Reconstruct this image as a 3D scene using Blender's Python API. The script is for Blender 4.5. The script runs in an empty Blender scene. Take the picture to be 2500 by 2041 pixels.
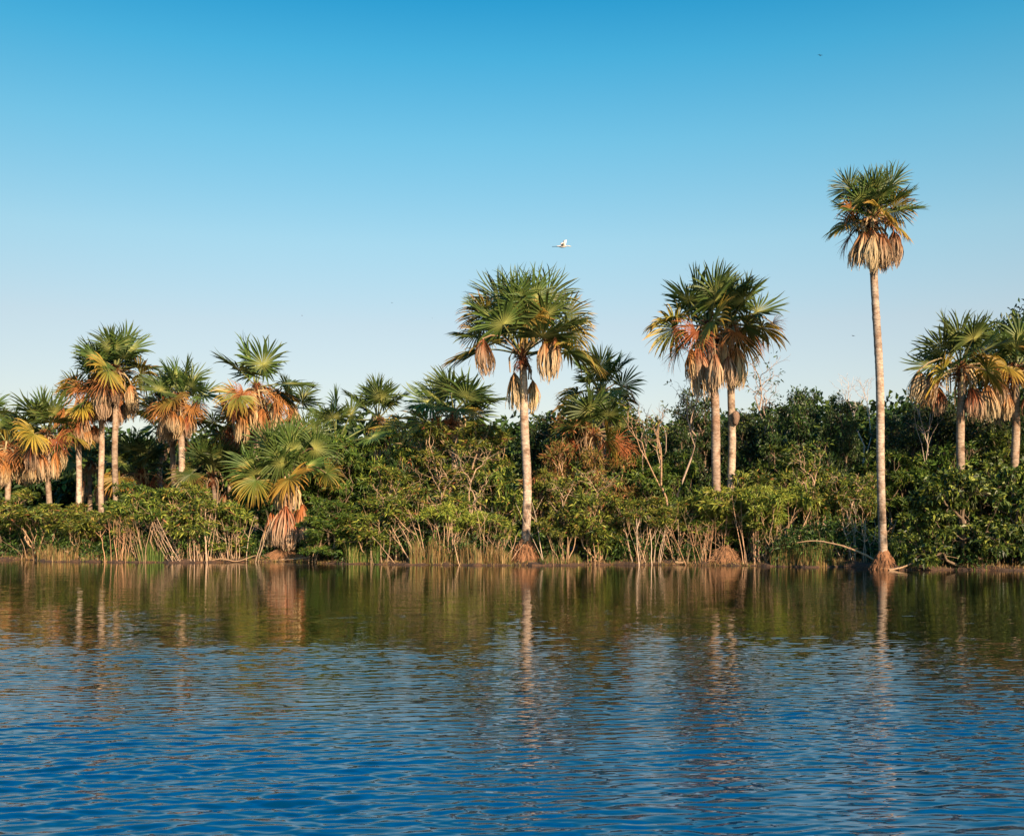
import bpy, math, random
import numpy as np
from mathutils import Vector

# ------------------------------------------------------------------ basics
S = bpy.context.scene
COL = S.collection
R_ = math.radians
FPX, HY, H = 2680.0, 1277.0, 2.0            # focal length and horizon row of the 2500 px wide photograph, eye height
RNG = np.random.default_rng(7)
UP = np.array([0., 0., 1.])

def X_(px, D): return (px - 1250.0) * D / FPX
def Z_(py, D): return H + (HY - py) * D / FPX
def nrm(v):
    v = np.asarray(v, float)
    return v / np.maximum(np.linalg.norm(v, axis=-1, keepdims=True), 1e-9)

class Geo:
    def __init__(s): s.v, s.t, s.q, s.c, s.n = [], [], [], [], 0
    def add(s, v, tris=None, quads=None, col=(0.5, 0.5, 0.5)):
        v = np.asarray(v, float).reshape(-1, 3)
        c = np.asarray(col, float)
        if c.ndim == 1: c = np.tile(c, (len(v), 1))
        s.v.append(v); s.c.append(c)
        if tris is not None and len(tris): s.t.append(np.asarray(tris, int) + s.n)
        if quads is not None and len(quads): s.q.append(np.asarray(quads, int) + s.n)
        s.n += len(v)
    def mesh(s, name, mat, smooth=False):
        v = np.concatenate(s.v); c = np.concatenate(s.c)
        t = np.concatenate(s.t) if s.t else np.zeros((0, 3), int)
        q = np.concatenate(s.q) if s.q else np.zeros((0, 4), int)
        m = bpy.data.meshes.new(name)
        m.vertices.add(len(v)); m.vertices.foreach_set('co', v.ravel())
        loops = np.concatenate([t.ravel(), q.ravel()])
        m.loops.add(len(loops)); m.loops.foreach_set('vertex_index', loops)
        m.polygons.add(len(t) + len(q))
        st = np.concatenate([np.arange(len(t)) * 3, len(t) * 3 + np.arange(len(q)) * 4])
        m.polygons.foreach_set('loop_start', st)
        m.update(calc_edges=True)
        a = m.color_attributes.new('tone', 'FLOAT_COLOR', 'POINT')
        a.data.foreach_set('color', np.concatenate([c, np.ones((len(c), 1))], 1).ravel())
        m.polygons.foreach_set('use_smooth', np.full(len(m.polygons), smooth))
        m.materials.append(mat)
        m.validate()
        return m
    def obj(s, name, mat, parent=None, smooth=False):
        o = bpy.data.objects.new(name, s.mesh(name, mat, smooth)); COL.objects.link(o)
        if parent: o.parent = parent
        return o

def tag(o, label=None, cat=None, group=None, kind=None):
    if label: o['label'] = label
    if cat: o['category'] = cat
    if group: o['group'] = group
    if kind: o['kind'] = kind
    return o
def empty(name, loc, rz=0.0):
    o = bpy.data.objects.new(name, None); COL.objects.link(o)
    o.location = loc; o.rotation_euler = (0, 0, rz); o.empty_display_size = 0.2
    return o

def tube(g, pts, rad, k=5, col=(0.5, 0.5, 0.5), cap=False):
    pts = np.asarray(pts, float); n = len(pts); rad = np.broadcast_to(rad, (n,)).astype(float)
    d = nrm(np.gradient(pts, axis=0))
    a = np.cross(d, np.where(np.abs(d[:, 2:3]) > 0.93, [[1., 0, 0]], [[0, 0, 1.]])); a = nrm(a); b = np.cross(d, a)
    ang = np.arange(k) * 2 * math.pi / k
    v = pts[:, None] + rad[:, None, None] * (np.cos(ang)[None, :, None] * a[:, None] + np.sin(ang)[None, :, None] * b[:, None])
    i = np.arange(n - 1)[:, None] * k; j = np.arange(k)[None]; j2 = (j + 1) % k
    q = np.stack([i + j, i + j2, i + k + j2, i + k + j], -1).reshape(-1, 4)
    c = np.asarray(col, float)
    if c.ndim == 2 and len(c) == n: c = np.repeat(c, k, 0)
    g.add(v.reshape(-1, 3), None, q, c)

# ------------------------------------------------------------------ materials
def new_mat(name):
    m = bpy.data.materials.new(name); m.use_nodes = True
    nt = m.node_tree; b = nt.nodes['Principled BSDF']
    return m, nt, b
def node(nt, t, **kw):
    n = nt.nodes.new(t)
    for k, v in kw.items():
        if k in n.inputs.keys() if hasattr(n, 'inputs') else False: n.inputs[k].default_value = v
        else: setattr(n, k, v)
    return n
def math_n(nt, op, a, b=None, c=None):
    n = nt.nodes.new('ShaderNodeMath'); n.operation = op
    for i, x in enumerate((a, b, c)):
        if x is None: continue
        if isinstance(x, (int, float)): n.inputs[i].default_value = x
        else: nt.links.new(x, n.inputs[i])
    return n.outputs[0]

def leaf_mat(name, trans=0.35, rough=0.45, spec=0.4, bump=0.0):
    m, nt, b = new_mat(name); L = nt.links
    at = node(nt, 'ShaderNodeAttribute', attribute_name='tone')
    oi = node(nt, 'ShaderNodeObjectInfo')
    hs = nt.nodes.new('ShaderNodeHueSaturation')
    L.new(at.outputs['Color'], hs.inputs['Color'])
    L.new(math_n(nt, 'MULTIPLY_ADD', oi.outputs['Random'], 0.30, 0.62), hs.inputs['Value'])
    L.new(math_n(nt, 'MULTIPLY_ADD', oi.outputs['Random'], 0.03, 0.485), hs.inputs['Hue'])
    L.new(hs.outputs[0], b.inputs['Base Color'])
    b.inputs['Roughness'].default_value = rough
    b.inputs['Specular IOR Level'].default_value = spec
    tr = nt.nodes.new('ShaderNodeBsdfTranslucent'); L.new(hs.outputs[0], tr.inputs['Color'])
    mx = nt.nodes.new('ShaderNodeMixShader'); mx.inputs[0].default_value = trans
    L.new(b.outputs[0], mx.inputs[1]); L.new(tr.outputs[0], mx.inputs[2])
    L.new(mx.outputs[0], nt.nodes['Material Output'].inputs['Surface'])
    return m

def bark_mat(name, scale=(6, 6, 30), lo=0.6, hi=1.25, bump=0.5, blotch=None):
    m, nt, b = new_mat(name); L = nt.links
    at = node(nt, 'ShaderNodeAttribute', attribute_name='tone')
    tc = nt.nodes.new('ShaderNodeTexCoord'); mp = nt.nodes.new('ShaderNodeMapping')
    mp.inputs['Scale'].default_value = scale; L.new(tc.outputs['Object'], mp.inputs[0])
    nz = node(nt, 'ShaderNodeTexNoise'); nz.inputs['Scale'].default_value = 1.0; nz.inputs['Detail'].default_value = 6; nz.inputs['Roughness'].default_value = 0.65
    L.new(mp.outputs[0], nz.inputs['Vector'])
    mr = nt.nodes.new('ShaderNodeMapRange'); mr.inputs['From Min'].default_value = 0.3; mr.inputs['From Max'].default_value = 0.7
    mr.inputs['To Min'].default_value = lo; mr.inputs['To Max'].default_value = hi; L.new(nz.outputs[0], mr.inputs[0])
    vm = nt.nodes.new('ShaderNodeVectorMath'); vm.operation = 'SCALE'
    L.new(at.outputs['Color'], vm.inputs[0]); L.new(mr.outputs[0], vm.inputs['Scale'])
    L.new(vm.outputs[0], b.inputs['Base Color']); b.inputs['Roughness'].default_value = 0.85
    b.inputs['Specular IOR Level'].default_value = 0.2
    if blotch:
        n3 = node(nt, 'ShaderNodeTexNoise'); n3.inputs['Scale'].default_value = 2.3; n3.inputs['Detail'].default_value = 7; n3.inputs['Roughness'].default_value = 0.75
        L.new(tc.outputs['Object'], n3.inputs['Vector'])
        m3 = nt.nodes.new('ShaderNodeMapRange'); m3.inputs['From Min'].default_value = 0.47; m3.inputs['From Max'].default_value = 0.58; L.new(n3.outputs[0], m3.inputs[0])
        mm = nt.nodes.new('ShaderNodeMix'); mm.data_type = 'RGBA'; mm.blend_type = 'MULTIPLY'; L.new(m3.outputs[0], mm.inputs[0]); L.new(vm.outputs[0], mm.inputs[6])
        mm.inputs[7].default_value = blotch + (1,); L.new(mm.outputs[2], b.inputs['Base Color'])
    bp = nt.nodes.new('ShaderNodeBump'); bp.inputs['Strength'].default_value = bump; bp.inputs['Distance'].default_value = 0.04
    L.new(nz.outputs[0], bp.inputs['Height']); L.new(bp.outputs[0], b.inputs['Normal'])
    return m

M_LEAF = leaf_mat('leaf', 0.16, 0.5, 0.2)
M_GLOSS = leaf_mat('glossy_leaf', 0.2, 0.45, 0.3)
M_PALM = leaf_mat('palm_leaf', 0.28, 0.5, 0.25)
M_DRY = leaf_mat('dry_leaf', 0.25, 0.8, 0.1)
M_GRASS = leaf_mat('grass_blade', 0.3, 0.6, 0.2)
M_STEM = bark_mat('twig_bark', (5, 5, 12), 0.45, 0.85, 0.3)
M_TRUNK = bark_mat('palm_bark', (4, 4, 16), 0.32, 0.88, 0.8, blotch=(0.62, 0.52, 0.45))
M_MOUND = bark_mat('root_fibre', (26, 26, 5), 0.22, 0.8, 1.0)

# ------------------------------------------------------------------ shoreline and terrain
SH = np.array([(-1500, 1364), (-600, 1366), (0, 1368), (60, 1366), (110, 1371), (230, 1372), (430, 1374), (560, 1373), (700, 1371), (850, 1377),
               (1000, 1379), (1300, 1381), (1500, 1379), (1750, 1380), (1990, 1385), (2070, 1384), (2160, 1391), (2500, 1393), (3200, 1396), (4200, 1396)], float)
SH_D = FPX * H / (SH[:, 1] - HY); SH_X = (SH[:, 0] - 1250) * SH_D / FPX
def shore(x):
    x = np.asarray(x, float)
    return np.interp(x, SH_X, SH_D) + 0.22 * np.sin(x * 1.7 + 1) + 0.16 * np.sin(x * 4.1) + 0.1 * np.sin(x * 9.3 + 2)
def ground(x, y):
    s = np.asarray(y, float) - shore(x)
    z = np.where(s < 0, -0.12 + np.maximum(s * 0.6, -2.0), 0.0)
    up = 0.015 + 0.09 * np.clip(s / 0.45, 0, 1) ** 0.7 + np.clip(s, 0, 14) * 0.03
    w = 0.06 * np.sin(x * 2.3 + y) * np.sin(y * 1.9 - x * .7) + 0.05 * np.sin(x * 5.1 + 1.3 * y)
    return np.where(s < 0, z, up + w * np.clip(s / 0.6, 0, 1))
def shore_at(px):   # distance of the waterline in the column px
    D = 53.0
    for _ in range(12): D = float(shore(X_(px, D)))
    return D

def build_ground():
    xs = np.concatenate([-np.geomspace(3000, 42, 26), np.arange(-40, 40.01, 0.16), np.geomspace(42, 3000, 26)])
    ys = np.concatenate([[-400, -100, 0, 25, 38], np.arange(42, 64, 0.16), np.geomspace(65, 3500, 46)])
    Xg, Yg = np.meshgrid(xs, ys); Zg = ground(Xg, Yg)
    v = np.stack([Xg, Yg, Zg], -1).reshape(-1, 3); nx = len(xs)
    i = np.arange(len(ys) - 1)[:, None] * nx + np.arange(nx - 1)[None]
    q = np.stack([i, i + 1, i + nx + 1, i + nx], -1).reshape(-1, 4)
    g = Geo(); g.add(v, None, q)
    m, nt, b = new_mat('bank_earth'); L = nt.links
    tc = nt.nodes.new('ShaderNodeTexCoord')
    n1 = node(nt, 'ShaderNodeTexNoise'); n1.inputs['Scale'].default_value = 2.2; n1.inputs['Detail'].default_value = 8; n1.inputs['Roughness'].default_value = 0.7
    L.new(tc.outputs['Object'], n1.inputs['Vector'])
    cr = nt.nodes.new('ShaderNodeValToRGB'); e = cr.color_ramp
    e.elements[0].position = 0.32; e.elements[0].color = (0.02, 0.01, 0.005, 1)
    e.elements[1].position = 0.7; e.elements[1].color = (0.11, 0.05, 0.02, 1)
    k = e.elements.new(0.5); k.color = (0.035, 0.017, 0.007, 1)
    L.new(n1.outputs[0], cr.inputs[0]); L.new(cr.outputs[0], b.inputs['Base Color'])
    b.inputs['Roughness'].default_value = 0.95
    bp = nt.nodes.new('ShaderNodeBump'); bp.inputs['Distance'].default_value = 0.12; bp.inputs['Strength'].default_value = 0.9
    n2 = node(nt, 'ShaderNodeTexNoise'); n2.inputs['Scale'].default_value = 9; n2.inputs['Detail'].default_value = 6
    L.new(tc.outputs['Object'], n2.inputs['Vector']); L.new(n2.outputs[0], bp.inputs['Height']); L.new(bp.outputs[0], b.inputs['Normal'])
    o = g.obj('ground', m, smooth=True); tag(o, kind='structure')

# ------------------------------------------------------------------ water
def build_water():
    r = np.random.default_rng(11)
    ys = [3.2]
    while ys[-1] < 63: ys.append(ys[-1] + min(max(0.00009 * ys[-1] ** 2, 0.018), 0.048))
    ys = np.array(ys); us = np.concatenate([np.linspace(-1.2, -0.56, 70, endpoint=False), np.linspace(-0.56, 0.56, 580), np.linspace(0.56, 1.2, 71)[1:]])
    Y, U = np.meshgrid(ys, us, indexing='ij'); Xw = U * Y
    dy = np.gradient(ys)[:, None]
    Z = np.zeros_like(Y)
    # gusts: slowly varying strength of the ripples
    gust = 1 + 0.38 * np.sin(0.35 * Xw + 0.55 * Y + 1) * np.sin(0.31 * Y - 0.22 * Xw + .6) + 0.22 * np.sin(.9 * Y + 0.35 * Xw + 2 + np.sin(.5 * Xw))
    fade = np.interp(Y, [0, 8, 12, 16, 20, 25, 30, 38, 60], [0.92, 0.84, 0.60, 0.42, 0.30, 0.21, 0.17, 0.13, 0.10])
    fade *= np.interp(shore(Xw) - Y, [-1, 1, 10], [0.2, 0.5, 1])
    N = 96
    for i in range(N):
        if i < 58: lam = 0.095 * (0.32 / 0.095) ** ((i + r.random()) / 58); slope = 0.0205; th = r.normal(-0.06, 0.24)
        elif i < 80: lam = 0.07 * (0.13 / 0.07) ** r.random(); slope = 0.008; th = r.normal(0, 0.5)
        else: lam = r.uniform(0.7, 2.6); slope = 0.0075; th = r.normal(-0.25, 0.35)
        k = 2 * math.pi / lam
        att = np.clip(lam / (2.4 * dy) - 0.6, 0, 1)
        wob = 0.8 * np.sin((0.6 + .02 * i) * Xw + 0.35 * i + 0.3 * Y) + .5 * np.sin(1.9 * Xw - .4 * Y + i)
        ph = k * (Xw * math.sin(th) + Y * math.cos(th)) + r.random() * 6.283 + wob
        env = 1 + .6 * np.sin(.5 * Xw * math.cos(i) + .6 * Y * math.sin(i * 1.3) + i)          # wave groups
        Z += slope / k * (np.sin(ph) + .34 * np.sin(2 * ph + 1.57)) * att * env
    Z *= fade * gust * np.clip((1.2 - np.abs(U)) / .12, 0, 1) * np.clip((Y - 3.2) / .6, 0, 1)
    v = np.stack([Xw, Y, Z], -1).reshape(-1, 3); nx = len(us)
    i = np.arange(len(ys) - 1)[:, None] * nx + np.arange(nx - 1)[None]
    q = np.stack([i, i + 1, i + nx + 1, i + nx], -1).reshape(-1, 4)
    g = Geo(); g.add(v, None, q)
    y0, y1 = ys[0], ys[-1]
    g.add([(-900, -500, 0), (900, -500, 0), (900, y0, 0), (1.2 * y0, y0, 0), (-1.2 * y0, y0, 0), (-900, y0, 0), (-900, y1, 0), (-1.2 * y1, y1, 0), (1.2 * y1, y1, 0), (900, y1, 0)],
          None, [(0, 1, 2, 5), (5, 4, 7, 6), (3, 2, 9, 8)])
    m, nt, b = new_mat('lake_water'); L = nt.links
    b.inputs['Roughness'].default_value = 0.0; b.inputs['IOR'].default_value = 1.62
    b.inputs['Specular IOR Level'].default_value = WATER_SPEC
    tc = nt.nodes.new('ShaderNodeTexCoord')
    sp = nt.nodes.new('ShaderNodeSeparateXYZ'); L.new(tc.outputs['Object'], sp.inputs[0])
    shel = nt.nodes.new('ShaderNodeMapRange')                     # calmer water in the lee of the bank
    for k_, v_ in (('From Min', 14), ('From Max', 27), ('To Min', 0.3), ('To Max', 0.6)): shel.inputs[k_].default_value = v_
    shel.interpolation_type = 'SMOOTHSTEP'; L.new(sp.outputs['Y'], shel.inputs[0])
    # body colour: sky reflection painted in as blue towards the camera, near-black by bank
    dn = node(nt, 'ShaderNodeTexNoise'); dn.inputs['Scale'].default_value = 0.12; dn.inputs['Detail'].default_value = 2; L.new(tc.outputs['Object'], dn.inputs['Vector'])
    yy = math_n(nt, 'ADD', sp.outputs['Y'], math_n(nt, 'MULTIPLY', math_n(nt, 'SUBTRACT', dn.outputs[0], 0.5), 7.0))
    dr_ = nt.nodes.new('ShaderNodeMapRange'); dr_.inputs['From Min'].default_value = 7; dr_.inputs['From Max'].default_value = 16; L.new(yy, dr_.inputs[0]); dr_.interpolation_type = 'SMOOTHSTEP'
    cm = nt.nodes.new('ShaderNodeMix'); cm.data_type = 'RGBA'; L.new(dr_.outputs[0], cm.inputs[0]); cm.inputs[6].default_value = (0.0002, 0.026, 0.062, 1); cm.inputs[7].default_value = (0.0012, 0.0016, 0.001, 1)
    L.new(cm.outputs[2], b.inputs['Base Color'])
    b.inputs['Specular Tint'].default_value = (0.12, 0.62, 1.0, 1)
    def ripple(sc, detail, dist, prev=None, strength=1.0):
        mp = nt.nodes.new('ShaderNodeMapping'); mp.inputs['Scale'].default_value = sc; mp.inputs['Rotation'].default_value = (0, 0, 0.09)
        L.new(tc.outputs['Object'], mp.inputs[0])
        n = node(nt, 'ShaderNodeTexNoise'); n.inputs['Scale'].default_value = 1; n.inputs['Detail'].default_value = detail; n.inputs['Distortion'].default_value = 0.4
        L.new(mp.outputs[0], n.inputs['Vector'])
        bp = nt.nodes.new('ShaderNodeBump'); bp.inputs['Distance'].default_value = dist; bp.inputs['Strength'].default_value = strength
        L.new(n.outputs[0], bp.inputs['Height'])
        L.new(math_n(nt, 'MULTIPLY', shel.outputs[0], strength), bp.inputs['Strength'])
        if prev: L.new(prev.outputs[0], bp.inputs['Normal'])
        return bp
    b1 = ripple((2.0, 6.5, 1), 2, 0.0042)
    b2 = ripple((5.0, 16.0, 1), 1, 0.0014, b1)
    L.new(b2.outputs[0], b.inputs['Normal'])
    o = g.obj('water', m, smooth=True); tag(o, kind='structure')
WATER_SPEC = 0.5

# ------------------------------------------------------------------ woody plants
def kmeans2(p, r):
    a, b = p[r.integers(len(p))], p[r.integers(len(p))]
    if np.allclose(a, b): b = a + r.normal(size=3) * .1
    for _ in range(4):
        m = np.linalg.norm(p - a, axis=1) < np.linalg.norm(p - b, axis=1)
        if m.all() or not m.any(): m = np.arange(len(p)) < len(p) // 2
        a, b = p[m].mean(0), p[~m].mean(0)
    return m

def grow(g, r, start, d, pts, r0, col, tips, f=0.42, wig=0.075, depth=0, minr=0.006):
    n = len(pts); c = pts.mean(0)
    rad = max(minr, r0 * math.sqrt(n))
    if n == 1 or depth > 12:
        for p in pts:
            L = np.linalg.norm(p - start)
            mid = (start + p) / 2 + d * L * 0.15 + r.normal(size=3) * L * wig * .5
            tube(g, [start, mid, p], [rad, rad * .8, rad * .5], 3, col)
            tips.append(np.concatenate([p, nrm(p - mid)]))
        return
    node_ = start + (c - start) * (f * r.uniform(.75, 1.2)) + r.normal(size=3) * np.linalg.norm(c - start) * wig * .6
    L = np.linalg.norm(node_ - start)
    mid = (start + node_) / 2 + d * L * 0.12 + r.normal(size=3) * L * wig
    rad2 = max(minr, rad * 0.86)
    tube(g, [start, mid, node_], [rad, (rad + rad2) / 2, rad2], 5 if rad > .03 else 4, col)
    nd = nrm(node_ - mid)
    m = kmeans2(pts, r)
    for k in (m, ~m): grow(g, r, node_, nd, pts[k], r0, col, tips, f, wig, depth + 1, minr)

def leaves(g, r, P, D, per, length, width, cols, spread=0.9, droop=0.25, jitter=0.12, fold=0.35):
    """clusters of pointed leaves: P points, D outward directions"""
    P = np.repeat(P, per, 0); D = np.repeat(D, per, 0); n = len(P)
    rd = nrm(r.normal(size=(n, 3)))
    d = nrm(D * (1 - spread * .55) + rd * spread + UP * (-droop))
    P = P + r.normal(size=(n, 3)) * jitter
    l = length * r.uniform(.65, 1.45, (n, 1)); w = width * r.uniform(.8, 1.4, (n, 1))
    s = nrm(np.cross(d, UP + r.normal(size=(n, 3)) * .7)); nn = np.cross(s, d)
    base = P; tip = P + d * l - UP * l * droop * .5
    mid = P + d * l * .45
    a = mid + s * w * .5 + nn * w * fold; b = mid - s * w * .5 + nn * w * fold
    v = np.stack([base, a, tip, b], 1).reshape(-1, 3)
    i = np.arange(n) * 4
    t = np.concatenate([np.stack([i, i + 1, i + 2], 1), np.stack([i, i + 2, i + 3], 1)])
    cols = np.asarray(cols, float)
    w_ = cols[:, 3] / cols[:, 3].sum()
    c = cols[r.choice(len(cols), n, p=w_), :3] * r.uniform(.55, 1.55, (n, 1))
    g.add(v, t, None, np.repeat(c, 4, 0))

OLIVE = [(0.108, 0.138, 0.018, 5), (0.24, 0.25, 0.04, 2.3), (0.04, 0.065, 0.011, 5), (0.24, 0.17, 0.04, 0.7), (0.25, 0.10, 0.04, .35)]
LIME = [(0.19, 0.23, 0.03, 5), (0.12, 0.18, 0.028, 3), (0.26, 0.26, 0.04, 2)]
GREEN = [(0.060, 0.105, 0.016, 5), (0.12, 0.16, 0.022, 3), (0.03, 0.06, 0.012, 3), (0.2, 0.15, 0.04, .2)]
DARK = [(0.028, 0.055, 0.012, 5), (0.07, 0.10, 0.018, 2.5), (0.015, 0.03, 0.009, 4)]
RUST = [(0.20, 0.12, 0.035, 3), (0.10, 0.10, 0.02, 4), (0.30, 0.13, 0.05, 1.5)]
TAN = (0.38, 0.245, 0.14); GREYBARK = (0.17, 0.12, 0.075); WHITEBARK = (0.42, 0.31, 0.23)

def lumps(r, n, w, d, zlo, zhi, shape):
    out = []
    for _ in range(n):
        for _ in range(50):
            x, y = r.uniform(-1, 1, 2)
            t = r.uniform(0, 1)
            lim = shape(t)
            if x * x + y * y < lim * lim: break
        out.append((x * w / 2, y * d / 2, zlo + (zhi - zlo) * t))
    return np.array(out)

def make_plant(kind, seed):
    """unit-size plants in metres; returns dict(parts), nominal width, height"""
    r = np.random.default_rng(seed)
    gs, gl = Geo(), Geo(); tips = []
    K = dict(
        # w, d, h, crown-bottom, lumps, tips per lump, lump radius, stems, leaf per tip, leaf len, leaf width, palette, bark
        stemmy=dict(w=4.2, d=3.4, h=4.0, cb=.45, nl=23, tp=13, lr=.48, ns=6, per=10, ll=0.284, lw=0.059, pal=OLIVE, bark=TAN, r0=.0058, base=.35),
        bushy=dict(w=4.4, d=3.8, h=4.6, cb=.12, nl=36, tp=13, lr=.55, ns=6, per=10, ll=0.297, lw=0.064, pal=OLIVE, bark=TAN, r0=.007, base=.3),
        lime=dict(w=4.2, d=3.6, h=3.6, cb=.5, nl=30, tp=13, lr=.5, ns=6, per=12, ll=0.270, lw=0.049, pal=LIME, bark=TAN, r0=.0058, base=.35),
        open=dict(w=5.0, d=4.0, h=7.2, cb=.42, nl=30, tp=11, lr=.58, ns=6, per=10, ll=0.297, lw=0.064, pal=OLIVE, bark=(.40, .27, .16), r0=.0075, base=.3),
        green=dict(w=4.6, d=4.0, h=5.6, cb=.08, nl=56, tp=13, lr=.58, ns=5, per=11, ll=0.270, lw=0.074, pal=GREEN, bark=GREYBARK, r0=.007, base=.3),
        rust=dict(w=4.4, d=4.0, h=5.6, cb=.15, nl=42, tp=13, lr=.58, ns=5, per=9, ll=0.297, lw=0.054, pal=RUST, bark=TAN, r0=.007, base=.3),
        tree=dict(w=7.0, d=6.0, h=10.0, cb=.22, nl=60, tp=18, lr=.85, ns=2, per=11, ll=.23, lw=.10, pal=DARK, bark=GREYBARK, r0=.011, base=.3),
        broad=dict(w=7.5, d=5.0, h=5.2, cb=.03, nl=84, tp=14, lr=.62, ns=6, per=6, ll=.25, lw=.135, pal=[(0.07, 0.115, 0.016, 5), (0.20, 0.24, 0.035, 2.5), (0.03, 0.06, 0.01, 4)], bark=GREYBARK, r0=.008, base=.8),
        sapling=dict(w=2.2, d=1.6, h=2.8, cb=.42, nl=16, tp=6, lr=.3, ns=12, per=9, ll=0.270, lw=0.049, pal=OLIVE, bark=TAN, r0=.0058, base=.5),
    )[kind]
    w, d, h = K['w'], K['d'], K['h']
    if kind in ('stemmy', 'lime', 'sapling'): shp = lambda t: .72 + .28 * math.sin(math.pi * min(1, t * 1.1)) if t < .75 else .95 * math.sqrt(max(0.05, 1 - (t - .6) ** 2 * 5.5))
    elif kind == 'broad': shp = lambda t: max(.25, math.sqrt(max(0, 1 - (max(0, t - .15) / .88) ** 2.2)))
    else: shp = lambda t: max(.25, math.sqrt(max(0.02, 1 - ((t - .4) / .66) ** 2)))
    C = lumps(r, K['nl'], w - K['lr'], d - K['lr'], h * K['cb'] + K['lr'] * .3, h - K['lr'] * .7, shp)
    lr = K['lr'] * r.uniform(.6, 1.08, K['nl'])
    P, O = [], []
    for c, q in zip(C, lr):
        u = nrm(r.normal(size=(K['tp'], 3))); u[:, 2] = np.abs(u[:, 2]) * .9 - .25; u = nrm(u)
        P.append(c + u * q * r.uniform(.6, 1.0, (K['tp'], 1)) * [.95, .95, .62]); O.append(u)
    P = np.concatenate(P); O = np.concatenate(O)
    P[:, 2] = np.maximum(P[:, 2], .12)
    # stems: assign tips to stems by angle and height
    ns = K['ns']
    seeds = C[r.choice(len(C), ns, replace=False)]
    own = np.argmin(np.linalg.norm((P[:, None] - seeds[None]) * [1, 1, .6], axis=2), axis=1)
    for s in range(ns):
        pts = P[own == s]
        if len(pts) == 0: continue
        a = math.atan2(seeds[s][1], seeds[s][0])
        b0 = np.array([math.cos(a) * K['base'] * r.uniform(.3, 1), math.sin(a) * K['base'] * r.uniform(.3, 1), -.15])
        f = .5 if kind in ('stemmy', 'lime', 'sapling', 'open') else .42
        grow(gs, r, b0, nrm([math.cos(a) * .25, math.sin(a) * .25, 1]), pts, K['r0'], np.array(K['bark']) * r.uniform(.8, 1.15), tips, f=f)
    if kind in ('stemmy', 'lime', 'sapling'):      # extra thin leafless shoots
        for _ in range(7 if kind != 'sapling' else 5):
            a = r.uniform(0, 6.28); rr = r.uniform(.1, w * .32)
            p0 = np.array([math.cos(a) * rr * .8, math.sin(a) * rr * .6, -.1]); hh = h * r.uniform(.45, .75)
            q = np.array([math.cos(a) * .25 + r.normal() * .15, math.sin(a) * .2, 1]); pts = [p0]
            for s in range(5): pts.append(pts[-1] + nrm(q) * hh / 5 + r.normal(size=3) * .05); q = q + r.normal(size=3) * [.16, .16, 0]
            tube(gs, pts, np.linspace(.018, .007, 6) * r.uniform(.7, 1.3), 4, np.array(TAN) * r.uniform(.8, 1.2))
    T = np.array(tips)
    dirs = nrm(T[:, 3:] * .5 + UP * .35 + r.normal(size=(len(T), 3)) * .15)
    leaves(gl, r, T[:, :3], dirs, K['per'], K['ll'], K['lw'], K['pal'], jitter=.035 if kind != 'tree' else .16,
           droop=.25 if kind not in ('broad',) else .4)
    mat = M_GLOSS if kind in ('broad', 'tree') else M_LEAF
    return gs.mesh('stems', M_STEM, True), gl.mesh('foliage', mat), w, h

PROTO = {}
def proto(kind, var):
    k = (kind, var)
    if k not in PROTO: PROTO[k] = make_plant(kind, 1000 + hash_(kind) + var * 17)
    return PROTO[k]
def hash_(s): return sum(ord(c) * (i + 3) for i, c in enumerate(s)) % 997
NAMES = dict(stemmy=('shrub', 'shrub'), bushy=('shrub', 'shrub'), lime=('shrub', 'shrub'), open=('small_tree', 'tree'), green=('shrub', 'shrub'),
             rust=('shrub', 'shrub'), tree=('leafy_tree', 'tree'), broad=('broadleaf_bush', 'bush'), sapling=('sapling_clump', 'saplings'))
def plant(kind, px, ytop, wpx, D, label, group=None, off=None, rz=None):
    """put a plant so that its crown top sits at photo row ytop and is wpx wide, at distance D (None: off metres behind the waterline)"""
    n = plant.n = getattr(plant, 'n', 0) + 1
    st, fo, w, h = proto(kind, n % (3 if kind in ('stemmy', 'bushy', 'green') else 2))
    if D is None: D = shore_at(px) + off
    x = X_(px, D); z = float(ground(x, D)); hh = Z_(ytop, D) - z; ww = wpx * D / FPX
    e = empty(NAMES[kind][0], (x, D, z), rz if rz is not None else float(RNG.uniform(0, 6.28)))
    e.scale = (ww / w, ww / w * (0.95 if kind != 'broad' else 1), hh / h)
    if kind == 'tree': pn = ('trunk', 'crown')
    elif kind == 'open': pn = ('trunk', 'crown')
    else: pn = ('stems', 'foliage')
    for nme, me in zip(pn, (st, fo)):
        o = bpy.data.objects.new(nme, me); COL.objects.link(o); o.parent = e
    tag(e, label, NAMES[kind][1], group)
    return e

# ------------------------------------------------------------------ palms
C_GREEN = np.array([0.066, 0.105, 0.022]); C_PALE = np.array([0.40, 0.40, 0.11]); C_YEL = np.array([0.30, 0.19, 0.028])
C_RUST = np.array([0.33, 0.12, 0.04]); C_ORNG = np.array([0.44, 0.18, 0.065]); C_TAN = np.array([0.50, 0.365, 0.22]); C_PET = np.array([0.40, 0.29, 0.16])

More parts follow.
